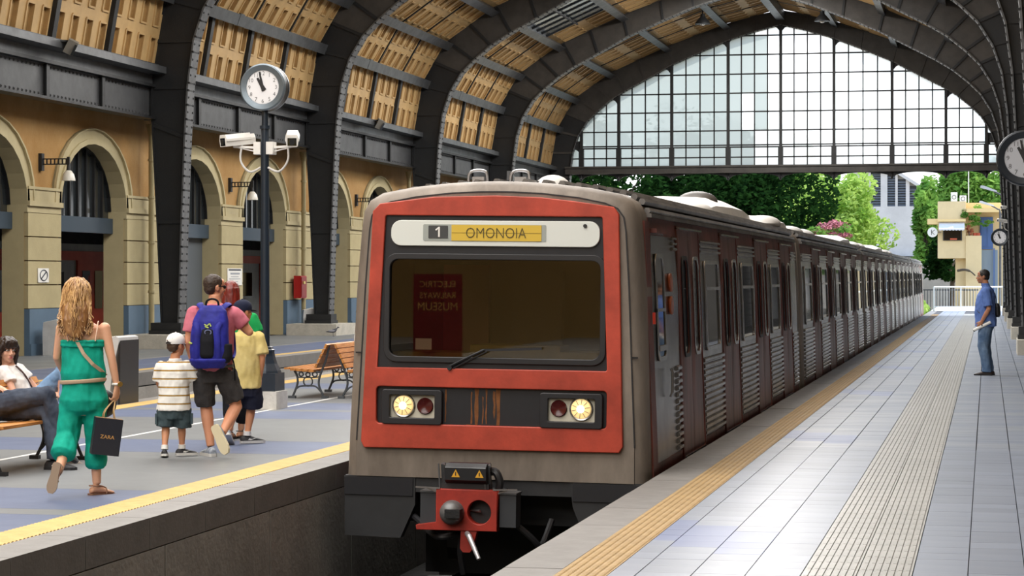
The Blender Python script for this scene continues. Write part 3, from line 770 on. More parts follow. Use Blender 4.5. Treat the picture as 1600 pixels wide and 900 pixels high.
def car(i, y_front, L, front):
    labs = ['leading grey and red metro car with OMONOIA sign and lit headlamps', 'second metro car, coupled right behind the leading car', 'third metro car of the train, middle of the five',
            'fourth metro car, last but one of the train', 'rearmost metro car of the train, nearest the sunlit platform end']
    t = thing('train_car', labs[i], 'train', (TC, y_front, 0), 'cars of the metro train', local=True)
    t.rotation_euler = (0, .012, 0)
    y0 = .2 if front else .05
    # shell
    mb = MB(); rings = []
    def ring(k, y): return [(a * k + c * (1 - k), y, b * k + d * (1 - k)) for (a, b), (c, d) in zip(FP, FG)]
    if front:
        for q in range(5):
            a = math.pi / 2 * q / 4; rings.append(ring(math.sin(a), .17 * (1 - math.cos(a))))
        rings.append(ring(1, y0 + .35))
        mb.loft(rings, caps=False, closed=True).build('cab_shell', T_front, t, smooth=True)
        ya = y0 + .35
    else:
        mb = MB(); mb.loft([ring(.3, 0), ring(.8, .02), ring(1, .08), ring(1, .42)], caps=True).build('end_shell', T_front, t, smooth=True); ya = .42
    mb = MB(); mb.loft([ring(1, ya), ring(1, L - .4)], caps=False, closed=True).build('body_side', T_side, t, smooth=True)
    mb = MB(); mb.loft([ring(1, L - .4), ring(1, L - .05), ring(.5, L)], caps=True).build('end_panel', T_front, t, smooth=True)
    # corrugated roof
    mb = MB()
    for s_ in (1, -1):
        for q, u in enumerate([1.215, 1.17, 1.10, 1.0, .88, .75, .6, .45, .3, .12]):
            z = interp(PROF[5:], u) if False else interp([(a, b) for a, b in PROF[5:]], u)
            mb.tube([(s_ * (u + .012), ya + .02, z + .014), (s_ * (u + .012), L - .42, z + .014)], .032, 6)
    mb.build('roof_corrugation', T_roof, t, smooth=True)
    mb = MB()
    for s_ in (1, -1): sbox(mb, ya, L - .4, 2.235, 2.27, 0, .045, s_)
    mb.build('gutter', T_roof, t)
    mb = MB()
    for s_ in (1, -1): sbox(mb, ya, L - .4, 2.08, 2.235, -.005, .006, s_); sbox(mb, ya, L - .4, -.06, .07, -.005, .007, s_)
    mb.build('red_band', T_band, t)
    # underframe
    MB().box(-1.25, 1.25, .5, L - .3, -.5, -.05).box(-1.0, 1.0, 1.6, 3.9, -1.1, -.4).box(-1.0, 1.0, L - 3.9, L - 1.6, -1.1, -.4).build('underframe', T_under, t)
    for yy in (1.9, 3.6, L - 3.6, L - 1.9):
        for s_ in (-.72, .72):
            MB().cyl((s_ - .06, yy, -.74), (s_ + .06, yy, -.74), .38, n=20).build('wheel', M_rail, t)
    # doors, windows, ribbed panels on both sides
    if front: centres = [3.1, 6.62, 10.32, 13.88]
    else:
        c = L / 2; centres = [c - 5.6, c - 1.87, c + 1.87, c + 5.6] if L > 15 else [c - 5.1, c - 1.7, c + 1.7, c + 5.1]
    hd = .8
    for s_ in (1, -1):
        if s_ < 0 and i > 1: continue
        for c in centres:
            d = splate('door_frame', [rrect(c - hd - .05, c + hd + .05, -.03, 2.2, .02, 1), rrect(c - hd, c + hd, .0, 2.16, .02, 1)], .0, .022, T_band, t, s_)
            MB_ = MB(); sbox(MB_, c - hd - .05, c + hd + .05, 2.165, 2.185, 0, .05, s_); MB_.build('door_lintel', T_trimc, t)
            MB_ = MB(); sbox(MB_, c - hd, c + hd, -.035, .0, 0, .03, s_); MB_.build('door_sill', T_trimc, t)
            for (a, b) in ((c - hd + .0, c - .008), (c + .008, c + hd)):
                m_ = (a + b) / 2; k_ = .19
                leaf = splate('door', [rrect(a, b, 0, 2.16, .01, 1), rrect(m_ - k_, m_ + k_, .97, 1.88, .09)], .0, .012, T_door, t, s_)
                splate('window_seal', [rrect(m_ - k_ - .035, m_ + k_ + .035, .935, 1.915, .11), rrect(m_ - k_, m_ + k_, .97, 1.88, .09)], .01, .014, T_trimc if (a > c) else T_rubber, leaf, s_)
                splate('door_glass', [rrect(m_ - k_, m_ + k_, .97, 1.88, .09)], .001, .004, M_glass_dark, leaf, s_)
        # panels between the doors
        ed = [(1.9 if front else .5)] + [v for c in centres for v in (c - hd - .06, c + hd + .06)] + [L - .42]
        for q in range(0, len(ed), 2):
            a, b = ed[q] , ed[q + 1]
            if b - a < .25: continue
            mb = MB()
            nz = 13
            for k in range(nz):
                z = .085 + k * .062
                vs = [(s_ * (su(zz) + o), y, zz) for (zz, o) in ((z, .002), (z + .012, .026), (z + .036, .026), (z + .05, .002)) for y in (a + .03, b - .03)]
                mb.add(vs, [(0, 1, 3, 2), (2, 3, 5, 4), (4, 5, 7, 6), (0, 2, 4, 6), (1, 7, 5, 3)])
            mb.build('ribbed_panel', T_ridge, t); mb = MB()
            for k in range(3):
                z = 1.955 + k * .05
                vs = [(s_ * (su(zz) + o), y, zz) for (zz, o) in ((z, .002), (z + .01, .022), (z + .026, .022), (z + .036, .002)) for y in (a + .03, b - .03)]
                mb.add(vs, [(0, 1, 3, 2), (2, 3, 5, 4), (4, 5, 7, 6), (0, 2, 4, 6), (1, 7, 5, 3)])
            mb.build('upper_ribs', T_ridge, t)
            if b - a > 1.0 and not (front and q == 0):
                wa, wb = a + (b - a) * .16, b - (b - a) * .16
                fr = splate('window_frame', [rrect(wa, wb, .945, 1.88, .07), rrect(wa + .045, wb - .045, .985, 1.845, .05)], .0, .024, T_trimc, t, s_)
                splate('window_glass', [rrect(wa + .03, wb - .03, .97, 1.86, .05)], .002, .004, M_glass_dark, fr, s_)
                MB_ = MB(); sbox(MB_, wa + .04, wb - .04, 1.57, 1.605, 0, .02, s_); MB_.build('window_rail', T_trimc, fr)
    # roof units
    if i in (0,):
        MB().loft([[(u * k + .0, y, 2.50 + h * z_) for u, z_ in [(-.78, -.05), (-.74, .5), (-.45, .95), (0, 1), (.45, .95), (.74, .5), (.78, -.05)]] for y, k, h in [(9.6, .8, .12), (10.1, .95, .25), (11.6, 1, .29), (13.0, 1, .29), (14.4, .92, .22), (15.4, .75, .08)]], True).build('air_conditioner', T_ac, t, smooth=True)
        for yy, uu in ((8.3, .6), (14.7, .85)):
            MB().sph((uu, yy, 2.50), (.28, .5, .13)).build('roof_vent', T_ac, t, smooth=True)
        MB().sph((.3, 11.3, 2.72), (.28, .3, .14)).build('roof_dome', T_roof, t, smooth=True)
    elif i < 4:
        MB().loft([[(u * k, y, 2.50 + h * z_) for u, z_ in [(-.78, -.05), (-.74, .5), (-.45, .95), (0, 1), (.45, .95), (.74, .5), (.78, -.05)]] for y, k, h in [(1.2, .8, .1), (1.6, .95, .22), (3.2, 1, .25), (4.2, .92, .2), (4.8, .75, .08)]], True).build('air_conditioner', T_ac, t, smooth=True)
        for yy, uu in ((5.6, .6), (8.2, .6)): MB().sph((uu, yy, 2.50), (.28, .5, .13)).build('roof_vent', T_ac, t, smooth=True)
    if i < 4: MB().box(-.6, .6, L - .02, L + .33, .0, 2.1).build('gangway_bellows', T_rubber, t)
    return t
cars = [car(i, y, L, i == 0) for i, (y, L) in enumerate(CARL)]
t0 = cars[0]
FN = lambda a, b, d: (a, -d, b)          # on the cab front: d stands proud towards the viewer
def fplate(name, loops, d0, dep, m, parent=t0, bevel=0): return plate(name, loops, dep, lambda a, b, d: (a, -(d0 + d), b), m, parent, bevel)
wsc = rrect(-.955, .94, .98, 1.858, .09, 5)
lowb = rrect(-1.055, 1.0, .4, .738, .04)
skr = [(a, b) for a, b in FG]
fplate('front_panel', [[(a * .997, b * .999) for a, b in FG], wsc], -.03, .04, T_front)
# dark seams of the front panel
mb = MB()
for (a, b), (c, d) in zip(FG[1:], FG[2:-1]): mb.bar((a, -.008, b), (c, -.008, d), .012, .012, (0, 1, 0))
for s_ in (-1, 1): mb.bar((s_ * 1.19, -.012, 1.02), (s_ * 1.25, .0, 1.02), .012, .012)
mb.build('panel_seam', T_rubber, t0)
red = [(-1.15, .20), (-1.175, .25), (-1.09, 2.255), (-1.03, 2.318), (-.55, 2.378), (0, 2.392), (.4, 2.378), (.70, 2.345), (1.025, 2.30), (1.07, 2.245), (1.128, .26), (1.10, .212)]
blk = [(-1.055, .888), (-.99, 2.215), (-.975, 2.232), (.93, 2.228), (.945, 2.21), (1.0, .91), (.985, .893)]
fplate('red_surround', [red, blk, lowb], .01, .035, T_red, bevel=.008)
fplate('window_surround', [blk, wsc], .008, .012, T_black)
fplate('windscreen_gasket', [rrect(-.985, .97, .95, 1.888, .11, 5), rrect(-.945, .93, .99, 1.848, .08, 5)], .018, .02, T_rubber, bevel=.006)
ws = fplate('windscreen', [wsc], .0, .006, T_wind)
sg = fplate('destination_sign', [rrect(-.925, .91, 1.965, 2.176, .085, 6)], .018, .025, T_sign, bevel=.006)
fplate('sign_recess', [rrect(-.642, .448, 2.003, 2.148, .008, 1)], .046, .006, mat('sign_recess_grey', C('#9aa09a'), .5), sg)
fplate('number_blind', [rrect(-.594, -.42, 2.026, 2.136, .004, 1)], .05, .006, mat('number_dark', C('#3a3c3c'), .5), sg)
fplate('name_blind', [rrect(-.388, .408, 2.006, 2.144, .004, 1)], .05, .006, mat('name_yellow', C('#cfae3c'), .5), sg)
mb = MB(); mb.box(-.385, .405, -.0575, -.0565, 2.073, 2.077); mb.build('blind_fold', mat('fold_dark', C('#8a7427'), .6), sg)
MB().prism([(-.506, 2.037), (-.491, 2.037), (-.491, 2.126), (-.503, 2.126), (-.532, 2.102), (-.526, 2.092), (-.506, 2.107)], lambda a, b, d: (a, -d, b), .0565, .0585).build('route_number', M_white, sg)
text('route_name', 'OMONOIA', lambda a, b, d: (a, -(.058 + d), b), .008, 2.076, mat('sign_lettering', C('#4a411f'), .6), sg, width=.53, height=.088, depth=.002, offset=-.014)
fplate('sign_lock', [circle(.788, 2.142, .017, 12)], .05, .008, M_black, sg)
# cab interior
cab = MB()
cab.box(-1.1, 1.1, 1.35, 1.4, .2, 2.2).box(-1.12, -1.08, .04, 1.4, .2, 2.2).box(1.08, 1.12, .04, 1.4, .2, 2.2).box(-1.1, 1.1, .04, 1.4, .15, .2).box(-1.1, 1.1, .04, 1.4, 2.0, 2.05)
cab.build('cab_lining', mat('cab_brown', (.03, .024, .018), .8), t0)
MB().box(-.95, -.25, .12, .6, .2, 1.03).box(-.25, .55, .12, .55, .2, 1.10).box(.55, 1.0, .12, .6, .2, 1.05).build('driving_desk', mat('desk_ochre', C('#8f7d2b'), .6, 0, .2, 4), t0)
MB().box(-.07, .4, 1.0, 1.1, 1.0, 1.75).build('driver_seat_back', mat('seat_dark', (.03, .025, .02), .7), t0)
MB().box(-.77, -.34, 1.25, 1.33, 1.0, 1.8).build('red_locker', mat('locker_red', C('#5e1a12'), .6), t0)
fplate('paper_card', [rrect(-.715, -.57, 1.055, 1.152, .002, 1)], -.012, .004, M_white, t0)
# wiper
mb = MB(); mb.tube([(-.39, -.05, .915), (-.25, -.065, .985), (-.08, -.06, 1.065)], .011, 6); mb.tube([(-.36, -.05, .90), (-.06, -.06, 1.05)], .008, 6); mb.cyl((-.39, -.01, .905), (-.39, -.07, .905), .022, n=10)
wp = mb.build('wiper_arm', T_black, t0); MB().bar((-.12, -.052, 1.06), (.42, -.047, 1.083), .012, .02).build('wiper_blade', T_black, wp)
# lower black panel with lamp boxes
lp = fplate('lamp_panel', [lowb], .004, .008, T_black)
for (a, b, lx, rx) in ((-.93, -.515, -.805, -.612), (.476, .897, .768, .572)):
    bx = fplate('lamp_box', [rrect(a - .06, b + .055, .41, .70, .02, 2), rrect(a, b, .455, .665, .015, 2)], .01, .05, T_black, bevel=.006)
    fplate('lamp_plate', [rrect(a, b, .455, .665, .01, 1)], .012, .006, mat('lamp_plate_white', C('#c9c5b4'), .4) if a < 0 else MATS['lamp_plate_white'], bx)
    z = .565 if a < 0 else .572
    rt = Matrix.Rotation(math.pi / 2, 3, 'X')
    MB().lathe([(.0, 0), (.098, .0), (.104, .01), (.098, .02), (.09, .016), (.0, .016)], (lx, -.02, z), 28, rt).build('headlight_rim', T_trimc, bx, smooth=True)
    MB().lathe([(.0, 0), (.088, .0), (.08, .012), (.045, .022), (.0, .026)], (lx, -.035, z), 28, rt).build('headlight', T_lampr, bx, smooth=True)
    MB().sph((lx, -.063, z), (.035, .012, .035)).build('headlight_bulb', T_lamp, bx, smooth=True)
    mb = MB()
    for q in range(10):
        an = 2 * math.pi * q / 10 + .2; mb.bar((lx + .035 * math.cos(an), -.058, z + .035 * math.sin(an)), (lx + .08 * math.cos(an), -.05, z + .08 * math.sin(an)), .004, .004)
    mb.build('lens_fluting', T_trimc, bx)
    MB().lathe([(.0, 0), (.068, .0), (.073, .012), (.066, .02), (.05, .012), (.0, .008)], (rx, -.018, z), 24, rt).build('tail_light', mat('tail_red', C('#4a1616'), .2) if a < 0 else MATS['tail_red'], bx, smooth=True)
# rust streaks on the black panel
for q, (u, wdt, z0, z1) in enumerate([(-.43, .012, .43, .72), (-.2, .012, .42, .7), (-.155, .04, .41, .73), (-.1, .012, .42, .66), (-.07, .02, .42, .73), (.0, .02, .46, .71), (.035, .045, .41, .735), (-.18, .14, .398, .415)]):
    pts = [(u - wdt / 2, z1), (u + wdt / 2, z1 - .01)] + [(u + wdt / 2 * (1 - .5 * k / 4) + R.uniform(-.006, .006), z1 - (z1 - z0) * k / 4) for k in (1, 2, 3, 4)] + [(u - wdt / 2 * (1 - .5 * k / 4) + R.uniform(-.006, .006), z1 - (z1 - z0) * k / 4) for k in (4, 3, 2, 1)]
    MB().prism(pts, lambda a, b, d: (a, -d, b), .0125, .0135).build('rust_streak', T_rust, lp)
# front side of the cab: black skirt, red corner post, cab door, tail roundels
def skirt(poly, y0, y1, nm):
    MB().prism(poly, lambda a, b, d: (a, d, b), y0, y1).build(nm, T_under, t0)
skirt([(-1.34, -.06), (-1.335, -.585), (-.83, -.595), (-.70, -.30), (-.70, -.05)], .0, .12, 'skirt_plate')
skirt([(1.34, -.06), (1.33, -.585), (.83, -.595), (.70, -.28), (.67, -.05)], .0, .12, 'skirt_plate')
MB().box(-1.3, 1.3, .012, .06, -.19, -.06).build('skirt_beam', T_under, t0)
MB().box(-1.34, -.72, -.012, .012, -.225, -.07).build('skirt_strip', T_black, t0); MB().box(.70, 1.34, -.012, .012, -.225, -.07).build('skirt_strip', T_black, t0)
mb = MB(); sbox(mb, .27, .55, -.05, 2.2, .0, .02); mb.build('corner_post', T_band, t0)
mb = MB(); sbox(mb, .62, 1.4, .02, 2.1, -.004, .006); cd = mb.build('cab_door', T_side, t0)
splate('cab_door_window', [rrect(.78, 1.22, 1.0, 1.88, .08)], .006, .005, M_glass_dark, cd)
splate('cab_window_frame', [rrect(.74, 1.26, .96, 1.92, .1), rrect(.78, 1.22, 1.0, 1.88, .08)], .006, .016, T_trimc, cd)
mb = MB(); sbox(mb, .74, 1.26, 1.40, 1.43, .01, .02); sbox(mb, .76, 1.24, 1.05, 1.10, .01, .03); mb.build('window_rail', T_trimc, cd)
mb = MB(); sbox(mb, .6, 1.42, 2.1, 2.14, 0, .07); mb.build('cab_door_hood', T_band, t0)
mb = MB(); mb.tube([(su(.78) + .04, 1.30, .62), (su(.78) + .055, 1.30, .66), (su(.78) + .055, 1.30, .84), (su(.78) + .04, 1.30, .88)], .013, 6); mb.build('grab_handle', T_trimc, cd)
for z in (1.66, 1.45):
    splate('roundel_lamp', [circle(1.62, z, .085, 16)], .0, .03, mat('amber_lens', C('#a7522c'), .3) if 'amber_lens' not in MATS else MATS['amber_lens'], t0)
mb = MB(); sbox(mb, .42, .47, 1.3, 1.4, .018, .04); mb.build('warning_tag', mat('bright_red', C('#d23a22'), .5), t0)
# coupler
KY = -.55
cpl = fplate('coupler_head', [[(-.37, -.105), (.145, -.105), (.15, -.44), (-.54, -.445), (-.545, -.415), (-.37, -.385)], circle(-.0, -.288, .108, 22)], .45, .10, mat('coupler_red', C('#a32e20'), .5, 0, .3, 8), bevel=.005)
MB().cyl((-.232, -.50, -.295), (-.232, -.585, -.295), .115, .10, 24).sph((-.232, -.60, -.295), (.10, .09, .10)).build('coupler_ball', mat('coupler_grey', (.14, .14, .14), .45, .4), cpl, smooth=True)
MB().box(-.26, -.13, -.72, -.6, -.325, -.255).build('coupler_tongue', M_iron, cpl)
MB().cyl((-.0, -.46, -.288), (-.0, -.1, -.288), .104, .104, 20, caps=False).box(-.1, .1, -.11, -.1, -.39, -.18).build('coupler_socket', M_iron, cpl)
MB().cyl((-.1, -.45, -.28), (-.0, -.52, -.28), .012).build('socket_pin', M_chrome, cpl)
MB().box(-.3, .12, -.45, 1.0, -.4, -.13).build('drawbar', T_under, cpl)
for (a, b) in ((-.525, -.39), (.165, .305)):
    MB().box(a, b, -.50, -.30, -.412, -.137).build('contact_box', mat('box_grey', C('#34373b'), .5) if a < 0 else MATS['box_grey'], cpl)
    MB().box(a - .005, b + .005, -.51, -.28, -.137, -.122).build('contact_box_lid', M_steel, cpl)
for s_ in (-1, 1):
    c = -.112; mb = MB(); mb.bar((c + s_ * .23, -.55, -.095), (c + s_ * .44, -.56, -.088), .015, .012); mb.bar((c + s_ * .27, -.53, -.125), (c + s_ * .36, -.54, -.09), .012, .012); mb.build('guide_horn', M_chrome, cpl)
bxx = MB().prism([(-.49, -.06), (-.56, -.02), (-.56, .085), (-.5, .115), (-.36, .115), (-.33, -.06)], lambda a, b, d: (d, a, b), -.30, .055).build('electric_box', mat('box_black', C('#1b1d21'), .4), t0)
MB().prism([(-.563, .082), (-.503, .113), (-.5, .119), (-.56, .09)], lambda a, b, d: (d, a, b), -.298, .053).build('box_top_edge', M_steel, bxx)
for x in (-.335, .06):
    mb = MB(); mb.bar((x, -.42, -.10), (x, -.47, .11), .03, .05); mb.bar((x, -.40, .10), (x + .03, -.56, .10), .012, .012); mb.bar((x - .02, -.5, -.1), (x - .035, -.5, .11), .012, .012); mb.build('box_bracket', M_steel, bxx)
MB().box(-.34, .07, -.50, -.36, -.105, -.055).build('box_mount', T_under, bxx)
for x in (-.205, .0):
    mk = MB().prism([(x - .036, .005), (x + .036, .005), (x, .07)], lambda a, b, d: (a, -.561 - d, b), 0, .003).build('warning_triangle', mat('warning_yellow', C('#d9a12c'), .5) if x < -.1 else MATS['warning_yellow'], bxx)
    MB().bar((x, -.566, .018), (x, -.566, .048), .008, .003, (0, 1, 0)).build('warning_mark', M_black, mk)
MB().tube(smooth_path([(.07, -.42, .05), (.12, -.44, .04), (.15, -.44, -.03), (.14, -.43, -.1)], 4), .035, 8).build('jumper_hose', M_black, bxx, smooth=True)
MB().prism([(-.16, -.44), (-.02, -.445), (-.06, -.60), (-.08, -.63), (-.14, -.63), (-.165, -.60)], lambda a, b, d: (a, -d, b), .46, .54).build('release_plate', MATS['coupler_red'], cpl)
MB().tube([(-.1, -.56, -.47), (-.07, -.62, -.48), (.04, -.72, -.66)], [.024, .024, .018], 10).build('release_handle', mat('handle_grey', (.5, .5, .52), .35, .6), cpl, smooth=True)
for pts in ([(-.75, .1, -.40), (-.62, -.1, -.44), (-.4, -.4, -.52), (-.22, -.35, -.50)], [(.28, -.3, -.42), (.42, -.25, -.55), (.5, -.1, -.72)], [(-.2, -.3, -.5), (-.22, -.3, -.65), (-.2, -.25, -.85)], [(.5, .1, -.4), (.44, .0, -.6), (.36, -.05, -.72)]):
    MB().tube(smooth_path(pts, 5), .028, 8).build('brake_hose', T_rubber, t0, smooth=True)
# roof furniture above the cab
for u in (-.37, .02):
    mb = MB(); mb.tube(smooth_path([(u - .09, .9, 2.5), (u - .09, .9, 2.61), (u - .05, .9, 2.655), (u + .05, .9, 2.655), (u + .08, .9, 2.61), (u + .08, .9, 2.5)], 3), .014, 6); mb.box(u - .05, u + .06, .86, .96, 2.5, 2.6); mb.build('roof_horn', M_chrome, t0)
MB().sph((.28, 1.1, 2.5), (.17, .2, .13)).build('roof_dome', T_ac, t0, smooth=True)
MB().box(-.13, -.08, 1.0, 1.03, 2.5, 2.66).build('roof_bracket', M_steel, t0)
MB().bar((-.4, 1, 2.56), (.3, 1, 2.56), .02, .02).build('roof_cable', M_black, t0)

# old train standing on the track behind the arches
pt = thing('train_car', 'old grey train car with red trim seen through the wall arches', 'train', (-23.6, 44, 0))
P_grey = mat('parked_grey', C('#8f9290'), .5, .2, .2, 2); P_red = mat('parked_red', C('#c4432a'), .5, 0, .2, 2)
MB().box(-25.4, -23.2, 40.0, 98, -.2, 2.55).build('body', P_grey, pt)
MB().box(-23.2, -23.17, 40.0, 98, 2.12, 2.36).build('red_band', P_red, pt)
MB().prism([(-25.4, 2.55), (-23.2, 2.55), (-23.4, 2.85), (-24.3, 3.0), (-25.2, 2.85)], lambda a, b, d: (a, d, b), 40, 98).build('roof', M_steel, pt)
for q in range(10):
    y = 50.6 + q * 5.0
    MB().box(-23.2, -23.15, y - .95, y + .95, 0, 2.12).build('door', P_red, pt)
    d_ = pt.children[-1]
    for yy in (y - .42, y + .42): MB().box(-23.15, -23.13, yy - .25, yy + .25, .85, 1.85).build('door_window', M_glass_dark, d_)
    for yy in (y - 2.5,):
        f_ = MB().box(-23.2, -23.15, yy - .75, yy + .75, 1.0, 1.9).build('window_frame', P_grey, pt)
        MB().box(-23.15, -23.13, yy - .62, yy + .62, 1.08, 1.82).build('window_pane', M_glass_dark, f_)
# ================================================================== things on the platforms
M_pole = mat('pole_blue_black', C('#1b2733'), .35, 0, .2, 4)
M_clockrim = mat('clock_rim_grey', C('#6f7a82'), .3, .5, .15, 5)
M_clockrim_d = mat('clock_rim_dark', C('#2d3238'), .35, .3)
M_dial = mat('clock_dial', C('#e4e4e6'), .35)
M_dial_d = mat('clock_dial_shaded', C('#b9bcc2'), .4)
M_wood = mat('bench_wood', C('#c98a48'), .5, 0, .3, 3, .1, 20, col2=C('#9c6228'), stretch=(8, 1, 8))
M_wood.node_tree.nodes['Principled BSDF'].inputs['Specular IOR Level'].default_value = .4
M_castiron = mat('cast_iron', C('#50555a'), .45, .3, .2, 10)
M_castblack = mat('cast_iron_black', C('#17181b'), .45, .2)
M_binmetal = mat('bin_grey_metal', C('#cfcfce'), .4, .1, .15, 4)
M_cable = mat('cable_white', C('#cfcdc8'), .5)
def clock_parts(t, rim, dial, hour=(10, 58), r=.305, thick=.17):
    rt = Matrix.Rotation(math.pi / 2, 3, 'X')
    mb = MB()
    for s_, yy in ((1, -thick / 2), (-1, thick / 2)):
        prof = [(r * .70, .0), (r * .72, .018), (r * .93, .03), (r * .99, .018), (r, 0.0), (r * .995, -.02)]
        n = 40; rings = [[(ra * math.cos(2 * math.pi * j / n), yy - s_ * z, ra * math.sin(2 * math.pi * j / n)) for j in range(n)] for ra, z in prof]
        mb.loft(rings, caps=False)
    mb.build('clock_rim', rim, t, smooth=True)
    n = 40
    MB().loft([[(r * .985 * math.cos(2 * math.pi * j / n), y, r * .985 * math.sin(2 * math.pi * j / n)) for j in range(n)] for y in (-thick / 2 + .01, thick / 2 - .01)], False).build('clock_drum', M_black, t, smooth=True)
    for s_ in (1, -1):
        fn = lambda a, b, d: (s_ * a, s_ * (-thick / 2 - .004 - d), b)
        d_ = plate('clock_face', [circle(0, 0, r * .715, 36)], .004, fn, dial, t)
        nm = bpy.data.meshes.new('n'); bm = bmesh.new()
        for h in range(1, 13):
            a = math.radians(90 - 30 * h)
            me = text_mesh(str(h), lambda a_, b_, dd: (s_ * a_, s_ * (-thick / 2 - .0085 - dd), b_), math.cos(a) * r * .585, math.sin(a) * r * .585, height=r * .16, depth=.001, offset=-.012)
            bm.from_mesh(me); bpy.data.meshes.remove(me)
        bm.to_mesh(nm); bm.free(); link('numerals', nm, M_black, d_)['kind'] = 'stuff'
        mb = MB()
        for h in range(60):
            a = math.radians(6 * h); L = .03 if h % 5 == 0 else .015
            mb.bar(fn(math.sin(a) * r * .69, math.cos(a) * r * .69, .005), fn(math.sin(a) * r * (.69 - L), math.cos(a) * r * (.69 - L), .005), .004 if h % 5 == 0 else .002, .001)
        mb.build('minute_marks', M_black, d_)['kind'] = 'stuff'
        ha = math.radians(30 * (hour[0] + hour[1] / 60)); ma = math.radians(6 * hour[1])
        for nm_, a, L, w0, w1, dd in (('hour_hand', ha, .45, .075, .045, .009), ('minute_hand', ma, .66, .055, .03, .013)):
            ca, sa = math.cos(a), math.sin(a)
            pl = [(-r * w0 * 1.3, -r * .16), (r * w0 * 1.3, -r * .16), (r * w1, r * L), (-r * w1, r * L)]
            MB().prism([(x * ca + y * sa, -x * sa + y * ca) for x, y in pl], fn, dd, dd + .002).build(nm_, M_black, d_)
def cctv(name, label, loc, yaw, pitch, group=None, arm=None, s_=1):
    t = thing(name, label, 'camera', loc, group, local=True); K_ = 1.3 if 'pair' in label else 1.0
    rot = (Matrix.Rotation(yaw, 3, 'Z') @ Matrix.Rotation(pitch, 3, 'X'))
    def f(p): return rot @ Vector(p) * K_
    mb = MB(); sec = [(-.055, -.045), (.055, -.045), (.062, .02), (.045, .06), (-.045, .06), (-.062, .02)]
    mb.loft([[f((a * k, y, b * k)) for a, b in sec] for y, k in ((-.17, 1), (.17, 1), (.18, .85))], True).build('camera_housing', M_white, t)
    mb = MB(); mb.loft([[f((a * 1.12, y, b * 1.12 + .006)) for a, b in [(-.062, .0), (-.062, .02), (-.045, .06), (.045, .06), (.062, .02), (.062, .0)]] for y in (-.165, .12)], True).build('sun_shield', M_white, t)
    MB().add([f((a * .8, -.1715, b * .8)) for a, b in [(-.055, -.045), (.055, -.045), (.055, .05), (-.055, .05)]], [(0, 1, 2, 3)]).build('camera_window', M_glass_dark, t, fix=False)
    MB().cyl(f((0, -.172, 0)), f((0, -.18, 0)), .028 * K_, n=14).build('camera_lens', M_black, t)
    return t
# --- clock post with two cameras
cx, cy = -9.10, 27.55
post = thing('clock_post', 'dark blue cast iron post on a white block beside the family', 'post', (cx, cy, 0))
o = MB().box(cx - .23, cx + .23, cy - .23, cy + .23, 0, .23).build('concrete_block', mat('white_block', C('#d6d3cb'), .8, 0, .2, 5, .3, 25), post)
MB().box(cx - .2, cx + .2, cy - .2, cy + .2, .23, .46).build('post_plinth', M_pole, post)
n8 = 8
MB().lathe([(.215, .46), (.205, .49), (.16, .58), (.13, .68), (.12, .73), (.125, .74), (.125, .755), (.105, .77), (.105, .79), (.085, .8)], (cx, cy, 0), 8, Matrix.Rotation(math.pi / 8, 3, 'Z')).build('flared_base', M_pole, post)
MB().cyl((cx, cy, .79), (cx, cy, 3.62), .062, .052, 14).cyl((cx, cy, 3.6), (cx, cy, 3.64), .068, n=14).cyl((cx, cy, 3.62), (cx, cy, 3.86), .042, n=14).build('post_shaft', M_pole, post, smooth=True)
MB().cyl((cx, cy, .735), (cx, cy, .755), .13, n=8).build('collar', M_pole, post)
brk = MB()
for s_ in (-1, 1): brk.box(cx + s_ * .085 - .045, cx + s_ * .085 + .045, cy - .08, cy + .08, 3.27, 3.43).bar((cx + s_ * .12, cy, 3.36), (cx + s_ * .42, cy, 3.375), .05, .03).bar((cx + s_ * .12, cy, 3.31), (cx + s_ * .40, cy, 3.37), .02, .015)
brk.build('camera_bracket', M_white, post)
for s_ in (-1, 1):
    MB().tube(smooth_path([(cx + s_ * .30, cy, 3.44), (cx + s_ * .30 - s_ * -.02, cy - .03, 3.2), (cx + s_ * .2, cy - .03, 3.05), (cx + s_ * .05, cy - .03, 3.1)], 5), .014, 6).build('loose_cable', M_cable, post, smooth=True)
ck = thing('station_clock', 'grey double faced clock on the post above the white cameras', 'clock', (cx, cy, 4.13), 'platform clocks', local=True)
clock_parts(ck, M_clockrim, M_dial)
cctv('security_camera', 'white security camera aimed leftwards, left one of the pair on the clock post', (cx - .37, cy, 3.45), math.radians(-40), .12, 'cameras on the clock post')
cctv('security_camera', 'white security camera aimed at the viewer, right one of the pair on the clock post', (cx + .37, cy, 3.46), math.radians(16), .22, 'cameras on the clock post')
# right-hand platform clocks
ck2 = thing('station_clock', 'big dark rimmed clock cut off by the right edge above the platform', 'clock', (.41, 26.05, 3.04), 'platform clocks', local=True)
clock_parts(ck2, M_clockrim_d, M_dial_d, r=.315)
hang = thing('clock_hanger', 'dark bracket holding the big clock at the right edge', 'bracket', (.55, 26.05, 3.1))
MB().bar((.70, 26.05, 3.04), (1.0, 26.05, 3.04), .06, .06).box(.95, 1.05, 26.0, 26.1, 0, 4).build('bracket_arm', M_iron, hang)
ck3 = thing('station_clock', 'small dark rimmed clock by the far right columns behind the man in blue', 'clock', (.42, 80.85, 3.08), 'platform clocks', local=True)
clock_parts(ck3, M_clockrim_d, M_dial, r=.31)
ca = thing('clock_hanger', 'slim dark arm holding the small far clock to the columns', 'bracket', (.8, 81, 3.1)); MB().bar((.7, 80.85, 3.08), (1.1, 80.85, 3.08), .06, .06).box(1.05, 1.12, 80.8, 80.9, 0, 4.3).build('bracket_arm', M_iron, ca)
